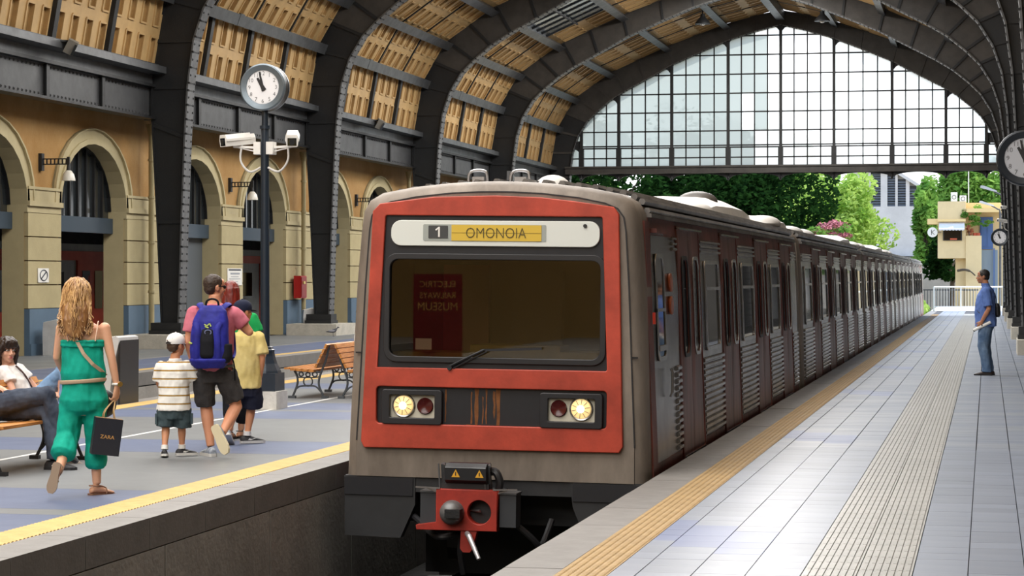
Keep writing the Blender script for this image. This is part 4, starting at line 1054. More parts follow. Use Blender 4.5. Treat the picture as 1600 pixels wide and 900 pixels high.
for zz, xx, l in ((4.12, .62, 'upper of two small cameras above the far right clock'), (3.66, .5, 'lower of two small cameras above the far right clock')):
    cm = cctv('security_camera', 'pale ' + l, (xx, 80.85, zz), math.radians(-60), -.1, 'cameras by the far clock')
    MB().bar((.05, 0, -.05), (.5, .02, -.08), .04, .04).tube(smooth_path([(.05, 0, -.05), (.1, 0, -.28), (.3, 0, -.36), (.45, 0, -.2)], 4), .015, 6).build('camera_arm', M_cable, cm)
sp = thing('steel_post', 'slim grey post standing by the far right column plinths', 'post', (1.0, 84.5, 0)); MB().box(.93, 1.07, 84.4, 84.6, 0, 1.8).box(.9, 1.1, 84.35, 84.65, 0, .05).build('post_shaft', M_steel, sp)

# --- benches: slatted timber on scrolled cast iron ends (local: faces -x, runs along y)
def bench(label, loc, rz, iron, group='wooden platform benches', L=1.75):
    t = thing('park_bench', label, 'bench', loc, group, rz=rz, local=True)
    for k in range(5):
        x = -.05 + k * .088
        MB().box(x - .038, x + .038, -.13, L + .13, .395 + (.012 if k == 0 else 0) - k * .006, .43 - k * .006).build('seat_slat', M_wood, t)
    for k in range(5):
        f = k / 4; x = .375 + f * .135; z = .46 + f * .27
        MB().obox((x, L / 2, z), (.03, L + .26, .062), Matrix.Rotation(math.radians(26), 3, 'Y')).build('back_slat', M_wood, t)
    for y in (0, L):
        mb = MB(); q = lambda pts, r=.016: mb.tube(smooth_path([(a, y, b) for a, b in pts], 4), r, 6)
        q([(-.01, .01), (.03, .1), (.06, .18), (.07, .25), (.055, .33), (.02, .38)]); q([(.46, .01), (.41, .1), (.38, .18), (.38, .26), (.41, .36), (.48, .54), (.53, .74)])
        q([(.05, .13), (.1, .165), (.22, .175), (.33, .165), (.40, .1)], .012); q([(.02, .385), (.2, .375), (.41, .365)], .014); q([(.06, .30), (.12, .29), (.3, .29), (.38, .3)], .01)
        for (a, b, r) in ((.22, .235, .066), (.22, .33, .03), (.37 - .05, .335, .034), (.12, .335, .03)):
            mb.tube([(a + r * math.cos(2 * math.pi * k / 16), y, b + r * math.sin(2 * math.pi * k / 16)) for k in range(17)], .010, 6, caps=False)
        mb.box(-.06, .04, y - .03, y + .03, 0, .035).box(.42, .51, y - .03, y + .03, 0, .035)
        mb.build('iron_end_frame', iron, t, smooth=True)
    return t
bench('timber bench facing left, its grey iron end beside the train front', (-9.50, 30.0, 0), 0, M_castiron)
bench('timber bench backing onto it, mostly hidden by the train front', (-8.33, 31.75, 0), math.pi, M_castiron)
bench('timber bench with black iron ends under the seated couple', (-8.22, 19.5, 0), math.pi, M_castblack)

# --- scoop-shaped litter bins
def bin_(label, x, y, h, wd, rz=0):
    t = thing('litter_bin', label, 'bin', (x, y, 0), 'curved metal litter bins', local=True, rz=rz)
    pr = [(.27, .83), (.265, .89), (.22, .905), (.0, .86), (-.12, .84), (-.14, .6), (-.13, .0), (.13, .0), (.15, .2), (.18, .45), (.23, .66)]
    MB().prism([(a * h, b * h) for a, b in pr], lambda a, b, d: (a, d, b), -wd / 2, wd / 2).build('bin_body', M_binmetal, t)
    pk = [(.285, .85), (.28, .0), (.25, .0), (.255, .45), (.262, .8)]
    MB().prism([(a * h, b * h) for a, b in pk], lambda a, b, d: (a, d, b), -wd / 2 + .02, wd / 2 - .02).build('bin_side_panel', M_black, t)
    MB().prism([(.21 * h, .912 * h), (-.02 * h, .865 * h), (-.1 * h, .85 * h), (-.1 * h, .84 * h), (.2 * h, .9 * h)], lambda a, b, d: (a, d, b), -wd / 2 + .03, wd / 2 - .03).build('bin_lid', M_white, t)
bin_('grey curved metal bin with black side panel behind the woman in green', -11.53, 28.3, 1.0, .7)
bin_('small grey curved bin by the blue dado of the far wall', -19.75, 45.3, .85, .6)
bin_('grey curved bin by the wall under the red fire cabinet', -19.6, 63.2, .85, .6, .4)

# --- wall lamps, pipes, signs, cabinet, floodlights
for k, lb in ((0, 'iron wall lamp with white glass shade by the leftmost whole arch'), (1, 'iron wall lamp with white glass shade beside the clock post'), (2, 'iron wall lamp hidden mostly behind the train, farthest one')):
    y = 45.6 + 12.45 * k; t = thing('wall_lamp', lb, 'lamp', (WX, y, 4.19), 'wall lamps along the arcade')
    MB().box(WX, WX + .08, y - .07, y + .07, 4.0, 4.38).build('back_plate', M_iron, t)
    mb = MB(); mb.box(WX + .05, WX + .66, y - .02, y + .02, 4.245, 4.27).box(WX + .05, WX + .66, y - .02, y + .02, 4.13, 4.155)
    for q in range(7): mb.bar((WX + .08 + q * .09, y, 4.13), (WX + .08 + q * .09, y, 4.27), .018, .03, (1, 0, 0))
    mb.box(WX + .64, WX + .7, y - .025, y + .025, 4.05, 4.3); mb.build('lamp_arm', M_iron, t)
    MB().cyl((WX + .67, y, 4.0), (WX + .67, y, 4.12), .05, .035, 10).build('lamp_cap', M_iron, t)
    MB().lathe([(.15, 3.78), (.145, 3.82), (.12, 3.92), (.07, 3.99), (.04, 4.01), (.0, 4.01)], (WX + .67, y, 0), 18).build('lamp_shade', mat('lamp_glass', C('#d6d2c6'), .3) if k == 0 else MATS['lamp_glass'], t, smooth=True)
for k, lb in enumerate(('cream drain pipe left of the nearest iron column', 'cream drain pipe left of the second iron column', 'cream drain pipe by the third iron column')):
    y = 51.55 + 12.4 * k; t = thing('drain_pipe', lb, 'pipe', (-19.92, y, 0), 'drain pipes on the arcade wall')
    MB().cyl((-19.92, y, .0), (-19.92, y, 5.2), .07, n=12).build('pipe', M_cream, t, smooth=True)
    for z in (1.3, 2.5, 3.6, 4.5): MB().cyl((-19.92, y, z), (-19.92, y, z + .06), .09, n=12).build('pipe_collar', M_trim, t)
    MB().cyl((-19.92, y, 5.15), (-19.92, y, 5.4), .08, .13, 12).build('hopper', M_cream, t)
t = thing('prohibition_sign', 'small white sign with a slashed dark ring on the cream pilaster', 'sign', (-20.1, 45.55, 1.73))
fy = lambda a, b, d: (-20.105 + d, a, b)
plate('sign_board', [rrect(45.27, 45.83, 1.57, 1.88, .01, 1)], .02, fy, M_white, t)
MB().tube([(-20.08, 45.55 + .19 * math.cos(q * math.pi / 12), 1.725 + .115 * math.sin(q * math.pi / 12)) for q in range(25)], .012, 5, caps=False).bar((-20.08, 45.42, 1.65), (-20.08, 45.68, 1.80), .006, .03, (0, 0, 1)).build('slashed_ring', mat('sign_ink', C('#3a3f4a'), .5), t)
t = thing('notice_board', 'white notice with dark heading on the pilaster behind the man', 'notice', (-20.1, 58.2, 1.7))
plate('notice_sheet', [rrect(57.62, 58.82, 1.46, 1.92, .01, 1)], .02, fy, M_white, t)
mb = MB(); mb.box(-20.085, -20.08, 57.7, 58.7, 1.86, 1.9); mb.build('heading_bar', MATS['sign_ink'], t)
mb = MB()
for q, (a, b, z) in enumerate(((57.85, 58.6, 1.77), (57.9, 58.5, 1.70), (57.75, 58.65, 1.64), (58.0, 58.45, 1.57))): mb.box(-20.085, -20.08, a, b, z - .015, z + (.03 if q == 0 else .0))
mb.build('printed_lines', mat('notice_grey', C('#8f949b'), .6), t)['kind'] = 'stuff'
t = thing('fire_cabinet', 'red metal fire cabinet on the cream pilaster past the post', 'cabinet', (-20.0, 63.6, 1.4))
MB().box(-20.02, -19.80, 63.3, 63.85, 1.06, 1.72).build('cabinet_body', mat('fire_red', C('#b3191a'), .4, 0, .1, 3), t)
MB().box(-19.80, -19.78, 63.33, 63.82, 1.09, 1.69).build('cabinet_door', mat('fire_red_dark', C('#8c1416'), .4), t)
MB().box(-19.78, -19.75, 63.45, 63.6, 1.48, 1.56).build('cabinet_latch', mat('latch_yellow', C('#d8c27a'), .5), t)
for y, lb in ((44.4, 'small grey floodlight on the girder at the upper left'), (69.0, 'small grey floodlight on the girder past the second column')):
    t = thing('floodlight', lb, 'lamp', (-19.0, y, 6.6), 'floodlights on the eaves girder')
    MB().obox((-18.98, y + .05, 6.56), (.22, .36, .3), Matrix.Rotation(.5, 3, 'Y') @ Matrix.Rotation(.4, 3, 'Z')).build('lamp_body', mat('flood_grey', C('#77736a'), .5) if y < 50 else MATS['flood_grey'], t)
    MB().obox((-18.88, y - .02, 6.49), (.05, .3, .24), Matrix.Rotation(.5, 3, 'Y') @ Matrix.Rotation(.4, 3, 'Z')).build('lamp_glass', M_glass_fan, t)
    MB().bar((-19.2, y - .4, 6.66), (-19.0, y, 6.68), .04, .04).build('lamp_bracket', M_iron, t)
for x, lb in ((-11.68, 'dark dome lamp hanging left of the gable apex'), (-6.7, 'dark dome lamp hanging right of the gable apex')):
    t = thing('pendant_lamp', lb, 'lamp', (x, 93.5, 12.5), 'pendant lamps under the roof')
    MB().lathe([(.33, 12.28), (.31, 12.34), (.18, 12.5), (.1, 12.58), (.09, 12.7), (.0, 12.72)], (x, 93.5, 0), 16).build('lamp_shade', M_iron, t, smooth=True)
    MB().cyl((x, 93.5, 12.65), (x, 93.5, 13.1 if x < -9 else 13.1), .025, n=8).build('lamp_stem', M_iron, t)
    MB().sph((x, 93.5, 12.3), (.12, .12, .1)).build('bulb', M_white, t, smooth=True)
bn = thing('banner_stand', 'red museum banner standing behind the viewer, mirrored in the windscreen', 'banner', (-10.6, -5, 0))
fbn = lambda a, b, d: (-10.6 - a, -5 + d, b)
plate('banner_sheet', [rrect(-.5, .5, .08, 1.75, .01, 1)], .02, fbn, mat('banner_red', C('#7c1614'), .6), bn)
for q, tx in enumerate(('ELECTRIC', 'RAILWAYS', 'MUSEUM')): text('banner_lettering', tx, lambda a, b, d: fbn(a, b, .021 + d), 0, 1.55 - q * .22, mat('banner_gold', C('#d9a860'), .5) if q == 0 else MATS['banner_gold'], bn, width=.72 if q < 2 else .8, height=.12 if q < 2 else .16, depth=.003)
MB().box(-11.15, -10.05, -5.15, -4.85, 0, .07).build('banner_foot', M_steel, bn)
# --- pigeon on the far platform
pg = thing('pigeon', 'small dark pigeon walking on the far platform by the plinth', 'bird', (-18.2, 61.2, 0), local=True, rz=math.radians(-75))
mb = MB(); mb.loft([[(w_ * math.cos(2 * math.pi * j / 10), y, z + h_ * math.sin(2 * math.pi * j / 10)) for j in range(10)] for y, w_, h_, z in ((-.19, .02, .008, .13), (-.1, .04, .025, .135), (0, .06, .055, .15), (.07, .055, .055, .165), (.115, .035, .04, .20), (.13, .026, .03, .235), (.145, .026, .028, .255), (.165, .018, .018, .258), (.19, .004, .004, .25))], True)
for s_ in (-1, 1): mb.cyl((s_ * .02, .01, .11), (s_ * .02, .02, .005), .006, n=6); mb.box(s_ * .02 - .006, s_ * .02 + .006, .0, .05, 0, .008)
mb.build('pigeon_body', mat('pigeon_grey', C('#4a4a50'), .6), pg, smooth=True)
for s_ in (-1, 1): MB().sph((s_ * .052, -.03, .155), (.014, .1, .035)).build('wing', mat('wing_grey', C('#8b8b90'), .6) if s_ < 0 else MATS['wing_grey'], pg, smooth=True)

# ================================================================== outside, past the gable
G_ground = mat('trackside_ground', C('#9a9077'), .9, 0, .3, 1)
slab('ground_outside', -60, 40, 100.4, 330, -1.45, -1.25, G_ground)
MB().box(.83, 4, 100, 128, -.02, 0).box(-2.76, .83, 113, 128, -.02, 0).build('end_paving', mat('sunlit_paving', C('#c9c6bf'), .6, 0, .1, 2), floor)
def leaf_mat(name, c1, c2):
    m = bpy.data.materials.new(name); m.use_nodes = True; n = m.node_tree; n.nodes.clear()
    out = n.nodes.new('ShaderNodeOutputMaterial'); df = n.nodes.new('ShaderNodeBsdfDiffuse'); tl = n.nodes.new('ShaderNodeBsdfTranslucent'); mx = n.nodes.new('ShaderNodeMixShader'); mx.inputs[0].default_value = .5
    t_ = n.nodes.new('ShaderNodeTexCoord'); nz = n.nodes.new('ShaderNodeTexNoise'); nz.inputs['Scale'].default_value = 1.1; rm = n.nodes.new('ShaderNodeValToRGB')
    rm.color_ramp.elements[0].position = .35; rm.color_ramp.elements[1].position = .65
    rm.color_ramp.elements[0].color = (*c1, 1); rm.color_ramp.elements[1].color = (*c2, 1)
    n.links.new(t_.outputs['Object'], nz.inputs['Vector']); n.links.new(nz.outputs['Fac'], rm.inputs[0])
    n.links.new(rm.outputs[0], df.inputs[0]); n.links.new(rm.outputs[0], tl.inputs[0]); n.links.new(df.outputs[0], mx.inputs[1]); n.links.new(tl.outputs[0], mx.inputs[2]); n.links.new(mx.outputs[0], out.inputs[0])
    return m
L_dark = leaf_mat('dark_leaves', C('#142a14'), C('#28461f')); L_light = leaf_mat('light_leaves', C('#86ab45'), C('#c3d878')); L_mid = leaf_mat('mid_leaves', C('#5b8a3c'), C('#93b85a'))
M_bark = mat('bark', C('#5d5246'), .9, 0, .3, 5)
def foliage(mb, c, rad, n, size, rr, clusters=30, flat=1):
    c = Vector(c); cl = []
    for i in range(clusters):
        d = Vector((rr.gauss(0, 1), rr.gauss(0, 1), rr.gauss(0, 1))).normalized(); k = rr.uniform(.55, .95)
        cl.append((c + Vector((d.x * rad[0] * k, d.y * rad[1] * k, d.z * rad[2] * k)), rr.uniform(.22, .42)))
    for i in range(n):
        p, k = cl[i % clusters]; d = Vector((rr.gauss(0, 1), rr.gauss(0, 1), rr.gauss(0, 1))).normalized() * rr.uniform(.5, 1) ** .5
        q = p + Vector((d.x * rad[0] * k, d.y * rad[1] * k, d.z * rad[2] * k * .8))
        a = Vector((rr.gauss(0, 1), rr.gauss(0, 1), rr.gauss(0, .6))).normalized() * size * rr.uniform(.6, 1.2); b = a.orthogonal().normalized() * size * rr.uniform(.35, .7)
        mb.add([q - a, q - b * .8, q + a, q + b], [(0, 1, 2, 3)])
def tree(label, x, y, h, rad, m, n=4500, size=.3, seed=1, trunk=.25, zc=None, group='trees past the gable', branches=6):
    rr = random.Random(seed); t = thing('tree', label, 'tree', (x, y, -1.25), group)
    zc = zc if zc is not None else h - rad[2]
    mb = MB(); mb.tube([(x, y, -1.25), (x + .1, y, zc * .4), (x, y, zc)], [trunk, trunk * .75, trunk * .4], 8)
    for i in range(branches):
        a = rr.uniform(0, 6.28); k = rr.uniform(.5, .85); b0 = (x, y, zc - rad[2] * rr.uniform(.2, .9))
        mb.tube([b0, (x + rad[0] * k * .5 * math.cos(a), y + rad[1] * k * .5 * math.sin(a), b0[2] + rad[2] * .4), (x + rad[0] * k * math.cos(a), y + rad[1] * k * math.sin(a), b0[2] + rad[2] * .8)], [trunk * .45, trunk * .3, .03], 6)
    mb.build('trunk', M_bark, t, smooth=True)
    mb = MB(); foliage(mb, (x, y, zc), rad, n, size, rr, clusters=max(20, n // 130)); mb.build('foliage', m, t, fix=False)
tree('tall dark tree behind the train roof at the left of the gable', -24.5, 137, 12.5, (5, 4, 7), L_dark, 9000, .25, 3)
tree('dark bushy tree above the train roof, left of the roof dome', -18.6, 142, 11.5, (5, 4, 6.4), L_dark, 11000, .25, 4)
tree('dark tree beside the bright green one above the second car', -13.6, 146, 12, (4.2, 4, 7), L_dark, 11000, .24, 5)
tree('pale green tree in full sun between dark trees and concrete tower', -10.9, 161, 9.3, (3.9, 3, 4.6), L_light, 10000, .23, 6, .16, branches=10)
tree('sunlit green tree left of the cream signal house', -3.95, 154, 8.3, (.95, 1.5, 4.0), L_mid, 5000, .26, 7, .28)
tree('wide green tree rising behind the cream signal house', -.9, 166, 11.0, (3.0, 3, 4.2), L_mid, 11000, .24, 8, .25)
tree('green tree behind the street lamps at the far right', 4.5, 165, 11, (4, 3, 5), L_mid, 5000, .32, 9, .25)
tree('low dark tree between the boundary wall and the signal house', -2.3, 147, 4.6, (1.5, 1.2, 2.0), L_dark, 2200, .22, 15, .2)
tree('distant dark tree low behind the train at far left', -31, 150, 12, (5.5, 4, 6.5), L_dark, 5000, .4, 10)
tree('distant dark tree filling the gap behind the others', -21.5, 175, 13.5, (6.5, 4, 7.5), L_dark, 6000, .42, 12)
tree('distant green tree between the dark trees and the tower', -16.2, 190, 12.5, (5.5, 4, 7), L_mid, 6000, .4, 13)
tree('distant green tree at the left behind the train cab roof', -37, 190, 13, (7, 4, 7.5), L_mid, 5000, .45, 14)
rr = random.Random(5)
for (x, y, rx, rz_, lb) in ((-3.6, 112, .7, .75, 'low bright bush beside the last train car'), (-3.4, 121, .9, .8, 'low bush at the foot of the white railing')):
    t = thing('bush', lb, 'bush', (x, y, -1.25)); mb = MB(); foliage(mb, (x, y, -.35), (rx, 2.4, rz_), 1500, .12, rr, 16); mb.build('foliage', L_light, t, fix=False)
    MB().cyl((x, y, -1.25), (x, y, -.3), .06, n=6).build('stem', M_bark, t)
t = thing('flower_bush', 'pink flowering bush behind the roof of the third car', 'bush', (-9.2, 140, 0)); mb = MB(); foliage(mb, (-9.35, 138, 4.55), (1.3, 1, .75), 700, .13, rr, 14); mb.build('blossoms', mat('blossom_pink', C('#c4707c'), .7, 0, .5, 2), t, fix=False)
mb = MB(); foliage(mb, (-9.35, 138, 4.2), (1.4, 1, .8), 600, .14, rr, 14); mb.build('foliage', L_mid, t, fix=False); MB().cyl((-9.35, 138, -1.25), (-9.35, 138, 4.3), .12, n=6).build('stem', M_bark, t)
# concrete tower with louvred openings
B = mat('pale_concrete', C('#c4c2c2'), .85, 0, .15, .6, .1, 8); BL = mat('louvre_grey', C('#6b727c'), .6); BD = mat('louvre_dark', (.05, .055, .065), .7)
t = thing('concrete_tower', 'pale concrete tower with tall louvred openings behind the trees', 'building', (-9.5, 236, -1.25))
XO = [(-12.9, -12.2), (-11.75, -10.75), (-10.07, -9.27), (-9.02, -8.2), (-7.82, -7.1)]
MB().prism([(-14, -1.25), (-6.55, -1.25), (-6.55, 10.75), (-9.3, 12.55), (-14, 12.9)], lambda a, b, d: (a, d, b), 233.6, 246).build('tower_wall', B, t)
edges_ = [-14] + [v for p in XO for v in p] + [-6.55]
for i in range(0, len(edges_), 2): 
    a, b = edges_[i], edges_[i + 1]; zt = 12.6 if a < -9.3 else 12.5 - (a + 9.3) * .64
    MB().prism([(a, 8.9), (b, 8.9), (b, min(12.6, 12.5 - max(0, b + 9.3) * .64)), (a, zt)], lambda p, q, d: (p, d, q), 233.1, 233.6).build('pier', B, t)
MB().box(-14, -6.55, 233.1, 233.6, 3.8, 8.9).build('lower_wall', B, t)
MB().prism([(-14, 12.6), (-9.3, 12.35), (-6.3, 10.45), (-6.3, 10.8), (-9.3, 12.75), (-14, 13.0)], lambda a, b, d: (a, d, b), 232.8, 246).build('roof_slab', B, t)
for (a, b) in XO:
    zt = 12.5 if b < -9.3 else 12.4 - (b + 9.3) * .64
    f_ = MB().box(a, b, 233.5, 233.58, 8.9, zt).build('louvre_opening', BD, t)
    z = 9.05
    while z < zt - .15:
        MB().obox(((a + b) / 2, 233.35, z), (b - a, .3, .05), Matrix.Rotation(.6, 3, 'X')).build('louvre_slat', BL, f_); z += .26
MB().box(-13, -6.2, 232, 233, -1.25, 3.6).build('tower_base', mat('blue_grey_base', C('#5f7488'), .7), t)
w_ = MB().box(-8, 6, 151, 151.4, -1.25, 2.4).build('boundary_wall', mat('boundary_wall', C('#bdb6ac'), .9, 0, .25, .8), None); tag(w_, 'pale rendered boundary wall behind the railing, left of the house', 'wall')
# cream signal house
K = mat('cream_render', C('#dcc69a'), .8, 0, .1, .8); K2 = mat('cream_slab', C('#e0c48c'), .8)
t = thing('signal_house', 'cream two storey signal house with awning and blue door past the platform', 'building', (-1, 138, 0))
MB().box(-2.94, -1.28, 137.4, 142, 2.8, 6.22).build('upper_room', K, t)
MB().box(-1.9, -1.2, 137.9, 142, -1.3, 2.8).box(-1.28, -.35, 137.3, 142, -1.3, 4.15).build('stair_tower', K, t)
MB().box(-1.28, 2.5, 138.6, 142, -1.3, 5.6).build('right_block', K, t)
MB().box(-1.25, 2.6, 137.2, 142.2, 5.55, 5.78).box(-1.28, 2.5, 138.2, 142, 5.78, 6.15).build('roof_slab', K2, t)
MB().box(-3.55, -2.94, 137.4, 139, 4.85, 5.18).box(-2.94, -1.28, 137.15, 137.4, 5.0, 5.15).build('ledge', K2, t)
wf = MB().box(-2.62, -1.5, 137.32, 137.4, 3.86, 4.5).build('window_frame', M_black, t)
MB().box(-2.56, -1.56, 137.3, 137.33, 3.9, 4.46).build('window_pane', M_glass_dark, wf)
MB().box(-2.2, -1.8, 137.28, 137.3, 3.9, 4.0).build('window_box', mat('terracotta', C('#b5553a'), .8), wf)
aw = MB(); n_ = 8
for q in range(n_):
    a, b = -2.85 + q * 1.5 / n_, -2.85 + (q + 1) * 1.5 / n_
    aw.add([(a, 137.38, 4.98), (b, 137.38, 4.98), (b, 136.7, 4.55), (a, 136.7, 4.55), ((a + b) / 2, 136.7, 4.44), (a, 136.7, 4.49), (b, 136.7, 4.49)], [(0, 1, 2, 3), (3, 2, 6, 4, 5)])
aw.build('awning', mat('awning_grey', C('#cfcfd2'), .7), t, fix=False)
dr = MB().box(-.45, .32, 138.5, 138.62, 3.35, 5.3).build('door', mat('door_blue', C('#4667a0'), .5), t)
for x in (-.38, .0):
    for z0, z1 in ((3.5, 4.2), (4.3, 5.15)): MB().box(x, x + .28, 138.46, 138.5, z0, z1).build('door_panel', MATS['door_blue'], dr)
MB().box(-.35, .6, 138.4, 138.6, -1, 3.3).build('grille_wall', mat('blue_grey_wall', C('#8494a4'), .7), t)
for q in range(6): MB().box(.35 + .0, .42, 138.2, 138.3, 0 + q * .01, 3.4).build('stair_bar', MATS['door_blue'], t) if q == 0 else None
for x in (-.7, -.5): MB().lathe([(.0, 4.15), (.11, 4.15), (.13, 4.32), (.0, 4.32)], (x - .05, 137.6, 0), 10).build('flower_pot', MATS['terracotta'], t)
tag(bpy.data.objects['signal_house'])
mb = MB(); foliage(mb, (-.95, 137.5, 5.55), (.7, .4, .55), 500, .1, rr, 10); foliage(mb, (-.6, 137.4, 4.95), (.8, .3, .35), 400, .1, rr, 8)
v = thing('climbing_plant', 'green climbing plant hanging from the roof of the signal house', 'plant', (-.8, 137.4, 4.5)); mb.build('foliage', L_mid, v, fix=False)
v = thing('potted_plant', 'reddish potted plant on the ledge by the blue door', 'plant', (-1.1, 137.35, 4.1)); mb = MB(); foliage(mb, (-1.08, 137.4, 4.5), (.28, .2, .28), 200, .08, rr, 6); mb.build('leaves', mat('red_leaves', C('#b26a4a'), .8), v, fix=False); MB().cyl((-1.08, 137.4, 4.15), (-1.08, 137.4, 4.4), .03, n=6).build('stem', M_bark, v)
dk = thing('round_sign', 'white round sign with dark hands beside the signal house', 'sign', (-3.24, 137.2, 4.36), local=True)
plate('sign_disc', [circle(0, 0, .3, 24)], .06, lambda a, b, d: (a, -d, b), M_white, dk)
MB().bar((-.06, -.065, -.16), (-.06, -.065, .16), .03, .01, (0, 1, 0)).bar((-.05, -.065, 0), (.14, -.065, .15), .03, .01, (0, 1, 0)).bar((-.05, -.065, 0), (.12, -.065, -.14), .03, .01, (0, 1, 0)).build('dark_mark', M_black, dk)
MB().bar((.25, .02, 0), (.5, .1, 0), .05, .05).build('sign_arm', M_steel, dk)
for x, w2, h2, lb in ((-1.98, .38, .6, 'tall white air conditioner on the signal house roof'), (-1.45, .4, .4, 'small white air conditioner on the signal house roof')):
    v = thing('air_conditioner', lb, 'appliance', (x, 138.4, 6.2)); MB().box(x - w2 / 2, x + w2 / 2, 138.2, 138.6, 6.2, 6.2 + h2).build('unit_case', M_white, v)
    plate('fan_grille', [circle(x, 6.2 + h2 / 2, .13, 16), circle(x, 6.2 + h2 / 2, .1, 16)], .02, lambda a, b, d: (a, 138.2 - d, b), M_steel, v)
v = thing('antenna_mast', 'thin white mast on the signal house roof', 'mast', (-1.13, 139, 6.15)); MB().cyl((-1.13, 139, 6.15), (-1.13, 139, 8.6), .03, n=6).build('mast', M_white, v)
v = thing('branch_log', 'bare grey branch sticking out of the tower of the signal house', 'branch', (-1.2, 137.1, 1.9)); MB().tube(smooth_path([(-1.75, 137.3, 2.05), (-1.35, 137.0, 2.1), (-1.0, 136.9, 2.0), (-.72, 136.9, 1.75)], 4), [.08] * 4 + [.07] * 4 + [.04] * 5, 8).build('branch', M_bark, v, smooth=True)
# street lamps
for k, (d, hx, px_, lb) in enumerate(((108, -.30, .79, 'nearest and highest of four grey street lamps at the far right'), (130, -.43, .72, 'second of four grey street lamps at the far right'), (145, -.57, .6, 'third of four grey street lamps at the far right'), (160, -.66, .44, 'farthest and lowest of four grey street lamps'))):
    y = (d - 0.2) / .978; t = thing('street_lamp', lb, 'lamp', (px_, y, 0), 'street lamps past the platform')
    MB().tube(smooth_path([(px_, y, 0), (px_, y, 3), (px_, y, 5.3), (px_ - .15, y, 5.6), (px_ - .5, y, 5.8)], 4), [.07] * 9 + [.04] * 8, 8).build('lamp_post', M_steel, t, smooth=True)
    MB().prism([(hx - .05, 5.98), (hx + .35, 5.86), (px_ - .35, 5.75), (px_ - .35, 5.83), (hx + .1, 6.08), (hx - .02, 6.08)], lambda a, b, dd: (a, y + dd, b), -.13, .13).build('lamp_head', M_binmetal, t)
# railing across the platform end
t = thing('railing', 'white metal railing across the sunlit platform end', 'railing', (-1, 113, 0)); M_rl = mat('railing_white', C('#e8e8e2'), .5)
yy = lambda x: 113 + (x + 2.6) * .6
for z, r in ((1.18, .035), (.2, .018)): MB().cyl((-2.6, yy(-2.6), z), (.9, yy(.9), z), r, n=8).build('rail', M_rl, t)
for x in (-2.6, -1.3, -.05, .9): MB().cyl((x, yy(x), 0), (x, yy(x), 1.18), .035, n=8).build('post', M_rl, t)
for q in range(26): x = -2.5 + q * .13; MB().cyl((x, yy(x), .2), (x, yy(x), 1.15), .008, n=5).build('baluster', M_rl, t)
t = thing('fence', 'dark low fence behind the railing, left of the signal house', 'fence', (-3, 132, -1.25)); mb = None
for q in range(22): x = -4.2 + q * .17; MB().box(x - .02, x + .02, 130, 130.04, -1.25, .95).build('picket', M_steel, t)
MB().box(-4.3, -.5, 130, 130.05, .9, .97).box(-4.3, -.5, 130, 130.05, -.6, -.53).build('rail', M_steel, t)
# ================================================================== people
SK = {}
def skin(name, h):
    if name not in SK:
        m = mat('skin_' + name, C(h), .5, 0, .08, 9); p = m.node_tree.nodes['Principled BSDF']
        p.inputs['Subsurface Weight'].default_value = .08; p.inputs['Subsurface Radius'].default_value = (.02, .008, .004); SK[name] = m
    return SK[name]
def cloth_mat(name, h, var=.18, vs=7, rough=.85, h2=None): return mat(name, C(h), rough, 0, var, vs, .12, 180, spec=.2, col2=C(h2) if h2 else None)
def remesh(mb, name, vox, smooth=4, wrinkle=0, wfreq=9, wz=.6, seed=0):
    me = mb.mesh(name)
    me2 = eval_mesh(me, [('REMESH', dict(mode='VOXEL', voxel_size=vox, use_smooth_shade=True)), ('SMOOTH', dict(factor=.5, iterations=smooth))])
    bpy.data.meshes.remove(me); me2.name = name
    if wrinkle:
        off = Vector((seed * 7.3, seed * 3.1, seed))
        nr = [v.normal.copy() for v in me2.vertices]
        for v, n in zip(me2.vertices, nr):
            q = Vector((v.co.x * wfreq, v.co.y * wfreq, v.co.z * wfreq * wz)) + off
            k = noise.noise(q) + .5 * noise.noise(q * 2.3) - .35 * abs(noise.noise(q * 1.7 + Vector((5, 1, 2))))
            v.co += n * (k * wrinkle)
    me2.polygons.foreach_set('use_smooth', [True] * len(me2.polygons))
    return me2
def rings_loft(mb, rings, n=20, sq=1.0):
    out = []
    for (x, y, z, rx, ry) in rings:
        out.append([(x + rx * math.copysign(abs(math.cos(2 * math.pi * j / n)) ** sq, math.cos(2 * math.pi * j / n)), y + ry * math.copysign(abs(math.sin(2 * math.pi * j / n)) ** sq, math.sin(2 * math.pi * j / n)), z) for j in range(n)])
    return mb.loft(out, True)
def lerp(a, b, t): return Vector(a) + (Vector(b) - Vector(a)) * t
def limb(mb, pts, radii, n=12):
    """tapered limb through joints, extra spheres fill the bends"""
    mb.tube(pts, radii, n)
    for p, r in list(zip(pts, radii))[1:-1]: mb.sph(p, r * .99, 10, 8)
